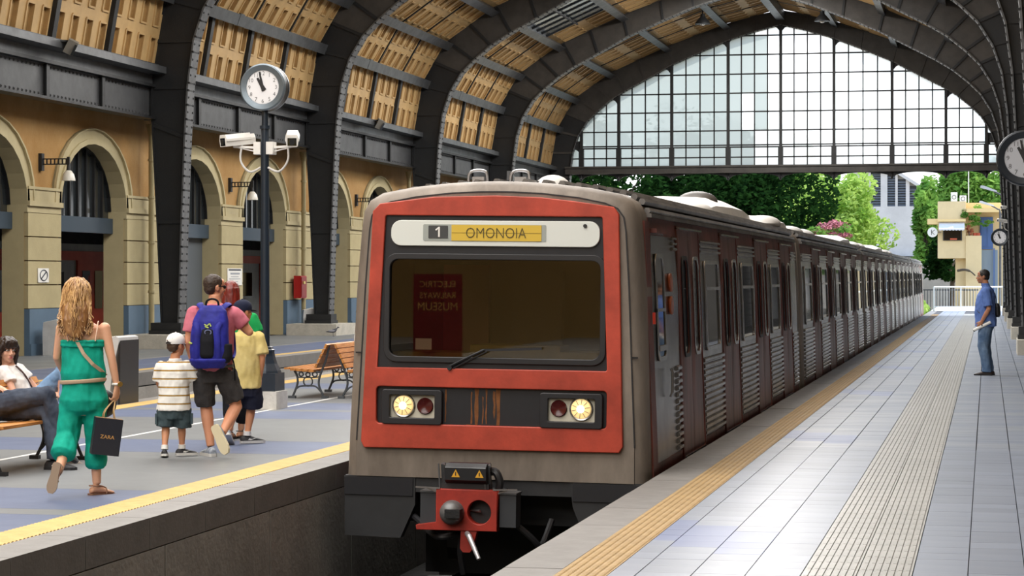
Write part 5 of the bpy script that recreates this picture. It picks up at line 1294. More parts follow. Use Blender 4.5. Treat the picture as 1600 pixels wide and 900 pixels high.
def hand(mb, wrist, d, nrm, side, s=1.0, curl=.35, spread=.0):
    """palm, four unequal bent fingers and a thumb. d = pointing direction, nrm = palm normal, side +1 when the thumb is on d x nrm"""
    d = Vector(d).normalized(); nrm = Vector(nrm); nrm = (nrm - d * nrm.dot(d)).normalized(); w_ = d.cross(nrm).normalized() * side
    wrist = Vector(wrist)
    ring = []
    for t, hw, th in ((-.015, .026, .02), (.02, .034, .018), (.06, .041, .016), (.088, .040, .013)):
        c = wrist + d * t * s
        ring.append([c + w_ * (hw * s * math.cos(2 * math.pi * j / 12)) + nrm * (th * s * math.sin(2 * math.pi * j / 12)) for j in range(12)])
    mb.loft(ring, True)
    for q, (o, L) in enumerate(((.030, .072), (.010, .080), (-.011, .075), (-.031, .058))):
        b = wrist + d * .082 * s + w_ * o * s; a = 0; p = b; pts = [b - d * .02 * s, b]
        for k, f in enumerate((.45, .30, .25)):
            a += curl * (1.0 if k == 0 else 1.25) * (1 + .12 * q)
            p = p + (d * math.cos(a) + nrm * math.sin(a)) * (L * f * s); pts.append(p)
        mb.tube(pts, [.009 * s, .009 * s, .0085 * s, .0078 * s, .0062 * s], 8)
        mb.sph(pts[-1], .0064 * s, 8, 6)
    b = wrist + d * .022 * s + w_ * .024 * s
    td = (d * .62 + w_ * .66 + nrm * .35).normalized(); p1 = b + td * .04 * s; p2 = p1 + (d * .85 + w_ * .2 + nrm * .4).normalized() * .03 * s; p3 = p2 + (d * .85 + nrm * .5).normalized() * .024 * s
    mb.tube([b - td * .01 * s, b, p1, p2, p3], [.013 * s, .014 * s, .011 * s, .010 * s, .0075 * s], 8); mb.sph(p3, .0076 * s, 8, 6)
def head_rot(yaw, pitch=0, roll=0): return Matrix.Rotation(yaw, 3, 'Z') @ Matrix.Rotation(pitch, 3, 'X') @ Matrix.Rotation(roll, 3, 'Y')
def head(mb, c, rot, k=1.0, nose=1.0):
    c = Vector(c)
    def s(p, r): mb.sph(c + rot @ (Vector(p) * k), tuple(q * k for q in r), 16, 12, rot)
    s((0, -.012, .025), (.074, .094, .088)); s((0, .022, -.035), (.060, .066, .066)); s((0, .035, -.07), (.046, .046, .042)); s((0, .060, -.094), (.024, .024, .018))
    for q in (-1, 1):
        s((q * .034, .052, -.03), (.026, .028, .028)); s((q * .074, -.008, -.012), (.010, .020, .032)); s((q * .079, -.014, .0), (.007, .014, .02))
        s((q * .028, .074, .020), (.024, .012, .010)); s((q * .011, .096, -.036), (.009, .011, .008))
    s((0, .070, .045), (.052, .018, .034))
    P = lambda p: c + rot @ (Vector(p) * k)
    mb.tube([P((0, .080, .018)), P((0, .092, -.005)), P((0, .106 * (.95 + .05 * nose), -.030)), P((0, .092, -.042))], [.009 * k, .010 * k, .012 * k, .008 * k], 8)
    s((0, .078, -.066), (.026, .016, .015))
def face_parts(t, c, rot, k, lips='#a8655c', brow='#2a1d16', eye='#2b1c12'):
    c = Vector(c); P = lambda p: c + rot @ (Vector(p) * k)
    mb = MB(); mi = MB(); ml = MB(); mbw = MB()
    for q in (-1, 1):
        mb.sph(P((q * .031, .077, .002)), tuple(v * k for v in (.0145, .011, .0075)), 10, 8, rot)
        mi.sph(P((q * .031, .0855, .002)), tuple(v * k for v in (.0066, .0045, .0066)), 10, 8, rot)
        mbw.bar(P((q * .014, .088, .018)), P((q * .046, .078, .021)), .006 * k, .005 * k)
    ml.sph(P((0, .094, -.062)), tuple(v * k for v in (.022, .006, .0045)), 12, 6, rot).sph(P((0, .092, -.070)), tuple(v * k for v in (.018, .007, .0055)), 12, 6, rot)
    for nm, m_, h in (('eye_whites', mb, '#d9d4cc'), ('irises', mi, eye), ('lips', ml, lips), ('eyebrows', mbw, brow)):
        key = nm + h
        o = m_.build(nm, MATS.get(key) or mat(key, C(h), .4), t, smooth=True)
def short_hair(t, c, rot, k, m, vox=.007, low=0):
    mb = MB(); c = Vector(c); P = lambda p: c + rot @ (Vector(p) * k)
    mb.sph(P((0, -.020, .036)), tuple(v * k for v in (.0805, .0955, .086)), 20, 14, rot); mb.sph(P((0, -.05, -.01)), tuple(v * k for v in (.066, .058, .062)), 16, 10, rot)
    for q in (-1, 1): mb.sph(P((q * .066, .0, .02)), tuple(v * k for v in (.013, .03, .03)), 8, 8, rot)
    me = remesh(mb, 'hair', vox, 2, .004, 60, 1); link('hair', me, m, t)
def cap(t, c, rot, k, m, mv=None, back_gap=True):
    c = Vector(c); P = lambda p: c + rot @ (Vector(p) * k)
    mb = MB(); n = 24; rings = []
    for i in range(7):
        a = math.pi / 2 * i / 6.2
        rings.append([P((.089 * math.cos(a) * math.cos(2 * math.pi * j / n), -.008 + .108 * math.cos(a) * math.sin(2 * math.pi * j / n), .035 + .092 * math.sin(a) ** .9)) for j in range(n)])
    low = [P((.086 * math.cos(2 * math.pi * j / n), -.008 + .105 * math.sin(2 * math.pi * j / n), .012)) for j in range(n)]
    mb.loft([low] + rings, True); mb.sph(P((0, -.008, .127)), .008 * k, 8, 6)
    o = mb.build('cap', m, t, smooth=True)
    mb = MB(); pr = [(-.078, .05), (-.07, .105), (-.045, .155), (0, .172), (.045, .155), (.07, .105), (.078, .05)]
    top = [P((a, b, .026 - .25 * (b - .05) - .10 * abs(a))) for a, b in pr]; bot = [p + rot @ Vector((0, 0, -.006 * k)) for p in top]
    mb.loft([top, bot], True); mb.build('visor', mv or m, o, smooth=True)
    if back_gap:
        mb = MB(); mb.loft([[P((a, -.118 + .1 * a * a * 6, b)) for a, b in [(-.032, .014), (.032, .014), (.026, .03), (0, .042), (-.026, .03)]], [P((a, -.105 + .1 * a * a * 6, b)) for a, b in [(-.032, .014), (.032, .014), (.026, .03), (0, .042), (-.026, .03)]]], True); mb.build('cap_opening', M_black, o)
def shoe(t, ankle, f, up, mu, ms, L=.27, name='shoe', low=True, extra=None):
    """trainer: ankle joint, toe direction f, up direction"""
    f = Vector(f).normalized(); u = Vector(up); u = (u - f * u.dot(f)).normalized(); r = f.cross(u); a = Vector(ankle); k = L / .27
    base = a - u * .085 * k
    prof = [(-.075, .026, .055), (-.06, .036, .075), (-.02, .038, .085), (.03, .039, .082), (.08, .044, .062), (.13, .047, .048), (.17, .040, .038), (.195, .022, .028)]
    mb = MB(); rings = []
    for x, w_, h in prof:
        ring = []
        for j in range(14):
            an = 2 * math.pi * j / 14; cz = math.sin(an); zz = (h + .014) / 2 + (h - .014) / 2 * cz if cz > 0 else .018 + (h * .3) * (cz + .0) * .2
            ww = w_ * (math.cos(an)) * (1 if cz <= 0 else (1 - .25 * cz))
            ring.append(base + f * x * k + r * ww * k + u * zz * k)
        rings.append(ring)
    mb.loft(rings, True); o = mb.build(name, mu, t, smooth=True)
    out = [(-.08, .022), (-.065, .037), (-.02, .041), (.03, .041), (.08, .047), (.13, .050), (.17, .043), (.2, .022)]
    poly = [(x, w_) for x, w_ in out] + [(x, -w_) for x, w_ in reversed(out)]
    mb = MB(); mb.prism(poly, lambda x, y, d: base + f * x * k + r * y * k + u * d * k, -.004, .024); mb.build('shoe_sole', ms, o)
    if extra: # pale side mark
        for sd in (-1, 1):
            mb = MB(); pts = [(.0, .036), (.03, .03), (.10, .055), (.045, .044), (.015, .05)]
            mb.prism(pts, lambda x, y, d: base + f * x * k + r * sd * (.0415 + d) * k + u * y * k, 0, .003); mb.build('side_mark', extra, o)
    return o
def sandal(t, ankle, f, up, mu, L=.24):
    f = Vector(f).normalized(); u = Vector(up); u = (u - f * u.dot(f)).normalized(); r = f.cross(u); a = Vector(ankle); k = L / .24; base = a - u * .075 * k
    out = [(-.07, .018), (-.055, .031), (-.02, .032), (.03, .031), (.08, .038), (.12, .041), (.15, .034), (.172, .016)]
    poly = [(x, w_) for x, w_ in out] + [(x, -w_) for x, w_ in reversed(out)]
    mb = MB().prism(poly, lambda x, y, d: base + f * x * k + r * y * k + u * d * k, -.014, 0); o = mb.build('sandal', mu, t)
    B_ = lambda x, y, z: base + f * x * k + r * y * k + u * z * k
    mb = MB(); mb.tube(smooth_path([B_(.07, .038, 0), B_(.075, .025, .035), B_(.085, 0, .042), B_(.095, -.025, .03), B_(.1, -.04, 0)], 3), .006 * k, 6)
    mb.tube(smooth_path([B_(.09, 0, .042), B_(.03, .02, .06), B_(-.03, .036, .06), B_(-.065, 0, .06), B_(-.03, -.036, .06), B_(.03, -.02, .06), B_(.09, 0, .042)], 3), .005 * k, 6); mb.build('sandal_straps', mu, o, smooth=True)
def foot(mb, ankle, f, up, L=.24):
    f = Vector(f).normalized(); u = Vector(up); u = (u - f * u.dot(f)).normalized(); r = f.cross(u); a = Vector(ankle); k = L / .24; base = a - u * .075 * k
    rings = []
    for x, w_, h in [(-.062, .016, .03), (-.05, .027, .05), (-.01, .03, .075), (.04, .03, .06), (.09, .036, .035), (.13, .036, .024), (.155, .026, .018)]:
        rings.append([base + f * x * k + r * w_ * math.cos(2 * math.pi * j / 12) * k + u * (h / 2 + h / 2 * math.sin(2 * math.pi * j / 12)) * k for j in range(12)])
    mb.loft(rings, True)
    for q, (o_, L_) in enumerate(((.024, .036), (.009, .033), (-.004, .029), (-.016, .025), (-.027, .02))):
        b = base + f * .135 * k + r * -o_ * k + u * .009 * k; mb.tube([b - f * .02 * k, b + f * L_ * k * .6, b + f * L_ * k], [.009 * k, .008 * k, .005 * k], 6)
def arm_r(s=1): return [.050 * s, .043 * s, .036 * s, .036 * s, .031 * s, .024 * s]
def arm(mb, sh, el, wr, s=1.0):
    pts = [Vector(sh), lerp(sh, el, .5), Vector(el), lerp(el, wr, .3), lerp(el, wr, .65), Vector(wr)]
    limb(mb, pts, arm_r(s)); mb.sph(sh, .052 * s, 12, 8)
def leg(mb, hip, knee, ank, s=1.0):
    pts = [Vector(hip), lerp(hip, knee, .45), lerp(hip, knee, .85), Vector(knee), lerp(knee, ank, .3), lerp(knee, ank, .65), Vector(ank)]
    limb(mb, pts, [.088 * s, .078 * s, .060 * s, .056 * s, .057 * s, .044 * s, .036 * s])
def sleeve(mb, sh, el, f, r0, r1):
    mb.tube([Vector(sh), lerp(sh, el, f * .5), lerp(sh, el, f)], [r0, (r0 + r1) / 2, r1], 14); mb.sph(sh, r0, 12, 10)
def person(label, loc, rz, group=None):
    return thing('person', label, 'person', loc, group, rz=rz, local=True)
V = Vector
# ---------------------------------------------------------------- woman in green with the dark paper bag
def P_at(px, py, D):
    xc = (px - 800) / 3500 * D
    return (xc * math.cos(TH) - D * math.sin(TH), xc * math.sin(TH) + D * math.cos(TH))
x, y = P_at(130, 773, 17.45)
A = person('woman in a green strapless outfit walking away, long fair hair and sandals', (x, y, 0), .28)
skA = skin('fair', '#d9a585')
mb = MB()
rings_loft(mb, [(.0, 0, .62, .10, .08), (.0, .0, .72, .165, .115), (.0, .0, .86, .15, .105), (.0, .01, .97, .125, .09), (-.0, .01, 1.10, .14, .095), (-.0, .0, 1.22, .155, .095), (-.0, .0, 1.30, .15, .075), (-.0, .0, 1.345, .07, .055), (-.015, .005, 1.40, .048, .05), (-.035, .02, 1.48, .046, .05)])
hA = (-.05, .03, 1.575); rA = head_rot(.12, 0)
head(mb, hA, rA, 1.0)
arm(mb, (.165, -.005, 1.295), (.222, -.03, 1.06), (.262, -.02, .84), .92); hand(mb, (.262, -.02, .835), (-.10, -.02, -1), (-.7, .5, 0), 1, .95, .55)
arm(mb, (-.165, -.005, 1.295), (-.205, .02, 1.07), (-.15, .19, .90), .9); hand(mb, (-.15, .19, .895), (.3, .7, -.4), (.6, -.2, .3), -1, .95, .4)
leg(mb, (.085, .0, .70), (.09, .03, .42), (.105, .0, .085), .92); leg(mb, (-.085, -.0, .70), (-.105, -.02, .46), (-.155, -.30, .20), .92)
foot(mb, (.105, .0, .085), (.75, .65, -.05), (0, 0, 1)); foot(mb, (-.155, -.30, .205), (-.20, -.12, -.97), (.12, .98, -.1))
link('body', remesh(mb, 'body', .007, 3), skA, A)
G1 = cloth_mat('green_jersey', '#10a38c', .12, 5, .75, '#0a8872')
mb = MB(); rings_loft(mb, [(-.0, 0, .855, .150, .11), (.0, 0, .88, .168, .125), (.0, -.003, .95, .178, .135), (.0, -.003, 1.04, .165, .128), (.0, -.002, 1.13, .162, .116), (.0, 0, 1.2, .166, .108)])
link('strapless_top', remesh(mb, 'strapless_top', .008, 3, .012, 11, .45, 1), G1, A)
mb = MB()
for z in (1.195, 1.165): mb.tube([(.168 * math.cos(q * math.pi / 16), .113 * math.sin(q * math.pi / 16), z) for q in range(33)], .014, 8, caps=False)
link('top_band', remesh(mb, 'top_band', .007, 2, .005, 30, 1, 3), G1, A)
mb = MB(); rings_loft(mb, [(0, 0, .885, .152, .115), (0, 0, .83, .168, .13), (0, -.01, .74, .186, .142), (0, -.005, .66, .18, .13), (0, 0, .62, .12, .09)][::-1])
mb.tube([V((.09, 0, .72)), V((.095, .0, .56)), V((.098, .03, .40)), V((.1, .01, .29)), V((.102, .0, .225)), V((.103, 0, .205))], [.098, .092, .082, .085, .078, .058], 16)
mb.tube([V((-.09, 0, .72)), V((-.1, -.02, .58)), V((-.115, -.05, .455)), V((-.132, -.14, .37)), V((-.14, -.19, .325)), V((-.145, -.21, .305))], [.098, .096, .088, .098, .095, .062], 16)
link('trousers', remesh(mb, 'trousers', .008, 3, .013, 10, .6, 2), G1, A)
mb = MB(); mb.tube([(.172 * math.cos(q * math.pi / 18), .13 * math.sin(q * math.pi / 18), .888 + .012 * math.cos(q * math.pi / 18)) for q in range(37)], [(.010, .016)] * 37, 8, caps=False, side=(1, 0, 0)).build('belt', mat('tan_leather', C('#b39a80'), .55), A, smooth=True)
mb = MB()
pts = [(-.06, -.12, 1.30), (-.035, -.118, 1.2), (.02, -.132, 1.1), (.09, -.13, 1.02), (.15, -.09, .97), (.175, -.0, .93)]
for p, q in zip(pts, pts[1:]): mb.bar(p, q, .026, .006, (0, -1, 0))
mb.build('bag_strap', MATS['tan_leather'], A)
mb = MB()
for s_ in (-1, 1): mb.tube([(s_ * .105, -.108, 1.2), (s_ * .115, -.1, 1.27), (s_ * .12, -.05, 1.345), (s_ * .115, .02, 1.35)], .005, 6)
mb.build('bra_straps', mat('strap_beige', C('#dcb89f'), .5), A)
# handbag carried in front of her, seen as a dark edge by her hip
MB().sph((.15, .17, .70), (.09, .05, .11)).build('dark_handbag', M_black, A, smooth=True)
mb = MB(); mb.tube([(.262 + .032 * math.cos(q * math.pi / 8), -.02 + .03 * math.sin(q * math.pi / 8), .862) for q in range(17)], .010, 6, caps=False).build('watch_strap', M_white, A, smooth=True)
MB().cyl((.285, -.045, .862), (.295, -.056, .862), .02, n=12).build('watch_case', mat('gold', C('#c9a055'), .3, .8), A)
ms_ = mat('sandal_leather', C('#8a6248'), .55)
sandal(A, (.105, .0, .085), (.75, .65, -.05), (0, 0, 1), ms_); sandal(A, (-.155, -.30, .205), (-.20, -.12, -.97), (.12, .98, -.1), mat('sandal_sole', C('#8d7a66'), .7))
# long wavy hair: inner mass plus many strands
hm = mat('fair_hair', C('#a77a45'), .45, 0, .5, 26, col2=C('#6b4526'), stretch=(1, 1, .12))
hm2 = mat('fair_hair_light', C('#cfa66c'), .4, 0, .5, 45, col2=C('#7a5230'), stretch=(1, 1, .25))
mb = MB(); c = V(hA)
mb.sph(c + V((0, -.018, .032)), (.086, .102, .092), 18, 14)
rings_loft(mb, [(-.055, -.135, 1.225, .03, .014), (-.05, -.13, 1.27, .07, .025), (-.05, -.112, 1.36, .105, .045), (-.05, -.075, 1.45, .108, .062), (-.05, -.03, 1.53, .098, .075), (-.05, -.0, 1.60, .088, .09)])
link('hair', remesh(mb, 'hair', .008, 2, .007, 45, .25, 4), hm, A); hb = A.children[-1]
rr = random.Random(4); mb = MB()
for q in range(190):
    a = math.radians(rr.uniform(165, 375)); st_ = V((.086 * math.cos(a), -.018 + .1 * math.sin(a), 0))
    top = c + V((st_.x * .5, st_.y * .5, .115 - rr.uniform(0, .02))); mid = c + V((st_.x * 1.08, st_.y * 1.14, rr.uniform(0, .05)))
    end_z = rr.uniform(1.19, 1.33) + .05 * abs(math.cos(a)); sp = rr.uniform(1.15, 1.6)
    low = V((c.x + st_.x * sp, -.138 - rr.uniform(0, .03) + .05 * abs(math.cos(a)), end_z))
    mid2 = V((c.x + st_.x * 1.3, -.14 - rr.uniform(0, .03) + .09 * abs(math.cos(a)), (end_z + 1.55) / 2))
    pth = smooth_path([top, mid, mid2, low], 5); ph = rr.uniform(0, 6); n_ = len(pth)
    pth = [p + V((.011 * math.sin(ph + i * 1.2), .004 * math.cos(ph + i * 1.4), 0)) * min(1, i / 6) for i, p in enumerate(pth)]
    mb.tube(pth, [.0075 * (1 - .6 * i / n_) for i in range(n_)], 5)
o = mb.build('hair_strands', hm2, hb, smooth=True); o['kind'] = 'stuff'
# paper carrier bag
bg = thing('shopping_bag', 'dark blue ZARA paper bag hanging from the hand of the woman in green', 'bag', A.location, local=True, rz=A.rotation_euler.z)
rb = Matrix.Rotation(-.16, 3, 'Y') ; rb = rb @ Matrix.Rotation(.2, 3, 'Z')
fb = lambda p: V((.19, -.10, .46)) + (Matrix.Rotation(.13, 3, 'Y') @ Matrix.Rotation(.28, 3, 'Z')) @ V(p)
bw, bd, bh = .215, .085, .285
MB().box(-bw / 2, bw / 2, -bd / 2, bd / 2, -bh / 2, bh / 2, fn=lambda *p: fb(p)).build('bag_body', mat('bag_navy', C('#20242f'), .45, 0, .15, 8), bg)
MB().box(-bw / 2 + .004, bw / 2 - .004, -bd / 2 + .004, bd / 2 - .004, bh / 2 - .001, bh / 2 + .002, fn=lambda *p: fb(p)).build('bag_mouth', mat('bag_inside', C('#8d6f50'), .7), bg)
text('bag_lettering', 'ZARA', lambda a, b, d: fb((a, -bd / 2 - .0008 - d, b)), .0, -.0, mat('bag_gold', C('#c79a5c'), .4), bg, width=.11, height=.028, depth=.001)
for s_ in (-1, 1):
    mb = MB(); mb.tube(smooth_path([fb((-.045, s_ * .03, bh / 2)), fb((-.035, s_ * .02, bh / 2 + .06)), V((.245, -.035, .735)), fb((.03, s_ * .02, bh / 2 + .06)), fb((.045, s_ * .03, bh / 2))], 4), .004, 6).build('bag_handle', mat('cord_tan', C('#b89a6c'), .7) if s_ < 0 else MATS['cord_tan'], bg, smooth=True)
# ---------------------------------------------------------------- small boy in a white cap and striped polo
x, y = P_at(272, 714, 21.1)
Bp = person('small boy in a white cap and striped white polo shirt walking away', (x, y, 0), .30)
skB = skin('boy', '#c98d68')
mb = MB(); hB = (.02, .01, 1.055); rB = head_rot(-.75, 0); kB = .92
rings_loft(mb, [(0, 0, .40, .09, .08), (0, 0, .50, .115, .09), (0, 0, .62, .105, .08), (0, 0, .78, .12, .085), (0, 0, .87, .115, .07), (.005, 0, .91, .05, .045), (.015, 0, .98, .042, .042)])
head(mb, hB, rB, kB)
arm(mb, (.125, 0, .855), (.205, .02, .735), (.245, .14, .72), .68); hand(mb, (.245, .14, .72), (.3, .8, .35), (-.6, 0, .3), -1, .68, .5)
arm(mb, (-.125, 0, .855), (-.15, .03, .69), (-.11, .16, .60), .68); hand(mb, (-.11, .16, .60), (.2, .8, -.4), (.6, -.2, .3), -1, .68, .4)
leg(mb, (-.07, 0, .46), (-.078, .03, .29), (-.085, -.06, .08), .68); leg(mb, (.07, 0, .46), (.07, .04, .29), (.07, .06, .08), .68)
link('body', remesh(mb, 'body', .007, 3), skB, Bp)
short_hair(Bp, hB, rB, kB, mat('brown_hair', C('#4a3524'), .6, 0, .3, 40))
cap(Bp, hB, rB, kB, cloth_mat('white_cap', '#e6e4e0', .06))
# striped polo: the stripes are woven colour
sm = bpy.data.materials.new('striped_polo'); sm.use_nodes = True; n = sm.node_tree; p = n.nodes['Principled BSDF']; p.inputs['Roughness'].default_value = .85
tcn = n.nodes.new('ShaderNodeTexCoord'); sx_ = n.nodes.new('ShaderNodeSeparateXYZ'); mo = n.nodes.new('ShaderNodeMath'); mo.operation = 'MULTIPLY_ADD'; mo.inputs[1].default_value = 1 / .078; mo.inputs[2].default_value = .25
fr = n.nodes.new('ShaderNodeMath'); fr.operation = 'FRACT'; rm = n.nodes.new('ShaderNodeValToRGB'); rm.color_ramp.interpolation = 'CONSTANT'
for pos, col in ((0, '#e8e6e0'), (.62, '#4f4638'), (.67, '#c2953f'), (.76, '#4f4638'), (.81, '#e8e6e0')):
    e = rm.color_ramp.elements.new(pos) if pos not in (0,) else rm.color_ramp.elements[0]; e.position = pos; e.color = (*C(col), 1)
rm.color_ramp.elements.remove(rm.color_ramp.elements[-1])
n.links.new(tcn.outputs['Object'], sx_.inputs[0]); n.links.new(sx_.outputs['Z'], mo.inputs[0]); n.links.new(mo.outputs[0], fr.inputs[0]); n.links.new(fr.outputs[0], rm.inputs[0]); n.links.new(rm.outputs[0], p.inputs['Base Color'])
mb = MB(); rings_loft(mb, [(0, 0, .44, .165, .125), (0, 0, .55, .152, .12), (0, 0, .68, .145, .112), (0, 0, .80, .145, .108), (0, 0, .87, .130, .088), (.0, 0, .905, .075, .06)])
sleeve(mb, (.12, 0, .85), (.205, .02, .735), 1.0, .062, .068); sleeve(mb, (-.12, 0, .85), (-.15, .03, .69), .85, .062, .068)
link('polo_shirt', remesh(mb, 'polo_shirt', .008, 3, .008, 14, .6, 5), sm, Bp)
mb = MB(); rings_loft(mb, [(.01, 0, .885, .07, .062), (.01, 0, .93, .058, .056)]); link('collar', remesh(mb, 'collar', .006, 2, .003, 20), MATS['white_cap'], Bp)
JS = cloth_mat('teal_shorts', '#48575a', .3, 10, .9, '#36434a')
mb = MB(); rings_loft(mb, [(0, 0, .36, .12, .1), (0, 0, .45, .14, .11), (0, 0, .52, .13, .1)]); mb.tube([V((-.075, 0, .46)), V((-.08, .01, .35)), V((-.085, .01, .285))], [.085, .085, .082], 14); mb.tube([V((.075, 0, .46)), V((.08, .02, .35)), V((.08, .025, .275))], [.085, .085, .082], 14)
link('shorts', remesh(mb, 'shorts', .008, 3, .01, 16, .8, 6), JS, Bp)
for s_ in (-1, 1): MB().obox((s_ * .165, .0, .36), (.02, .09, .1)).build('cargo_pocket', JS, Bp)
SHB = mat('shoe_black', C('#1b1c20'), .6, 0, .2, 20); SHW = mat('sole_white', C('#c9c7c2'), .6)
shoe(Bp, (-.085, -.06, .08), (-.05, 1, -.12), (0, .12, 1), SHB, SHW, .205, extra=M_white); shoe(Bp, (.07, .06, .08), (.9, .35, 0), (0, 0, 1), SHB, SHW, .205, extra=M_white)
for (a, b) in (((-.085, -.06, .075), (-.083, -.05, .115)), ((.07, .06, .075), (.07, .058, .115))): MB().tube([a, b], .034, 12).build('sock', M_white, Bp, smooth=True)
# ---------------------------------------------------------------- man in pink with the blue backpack
x, y = P_at(335, 713, 21.17)
Cp = person('man in a pink t-shirt and dark shorts walking away under a blue backpack', (x, y, 0), .22)
skC = skin('tan', '#cf9170')
mb = MB(); hC = (.0, .03, 1.60); rC = head_rot(-.95, 0)
rings_loft(mb, [(0, 0, .72, .13, .11), (0, 0, .82, .165, .12), (0, 0, .95, .155, .11), (0, .0, 1.10, .165, .115), (0, 0, 1.25, .185, .12), (0, 0, 1.36, .18, .095), (0, 0, 1.415, .085, .065), (0, .005, 1.46, .058, .058), (0, .015, 1.53, .056, .058)])
head(mb, hC, rC, 1.02)
arm(mb, (.195, 0, 1.345), (.325, .04, 1.175), (.20, .28, 1.24), 1.12); hand(mb, (.20, .28, 1.24), (-.8, .5, 0), (-.3, -.6, -.6), -1, 1, .3)
arm(mb, (-.195, 0, 1.345), (-.245, -.02, 1.08), (-.215, .10, .88), 1.08); hand(mb, (-.215, .10, .88), (-.1, .35, -.95), (.9, .1, .1), -1, 1, .45)
leg(mb, (-.095, 0, .80), (-.085, .06, .46), (-.035, .0, .095), 1.05); leg(mb, (.095, 0, .80), (.20, .05, .47), (.105, -.26, .24), 1.05)
link('body', remesh(mb, 'body', .0075, 3), skC, Cp)
short_hair(Cp, hC, rC, 1.02, mat('dark_brown_hair', C('#3d2c20'), .6, 0, .35, 60, col2=C('#281c14')))
P3 = lambda p: V(hC) + rC @ (V(p) * 1.02)
mb = MB()
for s_ in (-1, 1): mb.sph(P3((s_ * .033, .088, .0)), (.026, .008, .017), 12, 8, rC).bar(P3((s_ * .055, .085, .004)), P3((s_ * .082, -.01, .006)), .004, .008)
mb.bar(P3((-.01, .096, .004)), P3((.01, .096, .004)), .004, .005).build('sunglasses', M_black, Cp, smooth=True)
PK = cloth_mat('pink_tshirt', '#c67483', .12, 6, .9, '#b3606f')
mb = MB(); rings_loft(mb, [(0, 0, .80, .178, .135), (0, 0, .95, .178, .132), (0, 0, 1.12, .185, .135), (0, 0, 1.28, .20, .135), (0, 0, 1.375, .185, .108), (0, 0, 1.425, .095, .078), (0, 0, 1.445, .075, .07)])
sleeve(mb, (.19, 0, 1.345), (.325, .04, 1.175), .62, .078, .074); sleeve(mb, (-.19, 0, 1.345), (-.245, -.02, 1.08), .65, .078, .075)
link('tshirt', remesh(mb, 'tshirt', .009, 3, .01, 11, .6, 7), PK, Cp)
DS = cloth_mat('charcoal_shorts', '#454344', .2, 8, .9, '#323132')
mb = MB(); rings_loft(mb, [(0, 0, .70, .15, .12), (0, 0, .80, .182, .138), (0, 0, .88, .172, .13)]); mb.tube([V((-.098, 0, .80)), V((-.098, .03, .62)), V((-.088, .06, .475))], [.112, .104, .092], 16); mb.tube([V((.098, 0, .80)), V((.145, .03, .64)), V((.19, .05, .525))], [.112, .106, .094], 16)
link('shorts', remesh(mb, 'shorts', .009, 3, .011, 12, .7, 8), DS, Cp)
MB().tube([(.175 * math.cos(q * math.pi / 16), .133 * math.sin(q * math.pi / 16), .855) for q in range(33)], .016, 6, caps=False).build('belt', M_black, Cp, smooth=True)
SB = mat('shoe_blue_grey', C('#6c7485'), .7, 0, .4, 30, col2=C('#aab0b5')); SC = mat('sole_cream', C('#cfc3a3'), .7)
shoe(Cp, (-.035, .0, .095), (-.45, .9, 0), (0, 0, 1), SB, SHW, .285); shoe(Cp, (.105, -.26, .24), (.42, -.20, -.88), (.35, .9, .1), SB, SC, .285)
bp = thing('backpack', 'bright blue backpack with a black centre panel on the back of the man', 'backpack', Cp.location, local=True, rz=.22)
BB = cloth_mat('backpack_blue', '#2c2f92', .2, 6, .6, '#20226b'); BK = cloth_mat('backpack_black', '#15161c', .2, 10, .7)
mb = MB(); rings_loft(mb, [(-.02, -.21, .84, .13, .06), (-.02, -.215, .88, .175, .10), (-.02, -.215, 1.0, .185, .115), (-.02, -.21, 1.15, .18, .115), (-.01, -.20, 1.28, .165, .105), (0, -.18, 1.38, .135, .08), (0, -.165, 1.43, .09, .05)], 24, .8)
link('pack_body', remesh(mb, 'pack_body', .009, 3, .007, 10, .8, 9), BB, bp)
mb = MB(); rings_loft(mb, [(-.03, -.30, .94, .06, .035), (-.03, -.305, .97, .07, .04), (-.03, -.303, 1.10, .07, .04), (-.025, -.29, 1.20, .06, .035), (-.025, -.285, 1.22, .045, .02)], 20, .7); link('centre_panel', remesh(mb, 'centre_panel', .007, 2), BK, bp)
mb = MB()
for s_ in (-1, 1): mb.tube(smooth_path([(-.03 + s_ * .115, -.285, 1.27), (-.03 + s_ * .09, -.315, 1.2), (-.03 + s_ * .095, -.325, 1.05), (-.03 + s_ * .10, -.31, .93)], 4), [(.03, .014)] * 13, 8)
mb.build('front_piping', BB, bp, smooth=True)
mb = MB(); rings_loft(mb, [(.11, -.24, .89, .06, .06), (.125, -.235, .95, .075, .07), (.13, -.225, 1.07, .065, .06)], 16); link('side_mesh', remesh(mb, 'side_mesh', .008, 2), BK, bp)
mb = MB(); rings_loft(mb, [(-.02, -.235, .845, .14, .075), (-.02, -.235, .91, .187, .108), (-.02, -.235, .935, .185, .108)], 20, .8); link('bottom_panel', remesh(mb, 'bottom_panel', .009, 2), BB, bp)
MB().tube(smooth_path([(-.06, -.16, 1.42), (-.05, -.17, 1.47), (0, -.17, 1.49), (.05, -.17, 1.47), (.06, -.16, 1.42)], 4), .010, 6).build('haul_loop', BK, bp, smooth=True)
for s_ in (-1, 1):
    mb = MB(); mb.tube(smooth_path([(s_ * .09, -.14, 1.40), (s_ * .125, -.08, 1.435), (s_ * .135, .02, 1.435), (s_ * .14, .12, 1.33), (s_ * .15, .15, 1.15), (s_ * .17, .06, .98), (s_ * .175, -.1, .93)], 4), [(.032, .012)] * 25, 8, side=(1, 0, 0)); mb.build('shoulder_strap', BB, bp, smooth=True)
mk = mat('pack_green_mark', C('#b5c860'), .5)
mb = MB()
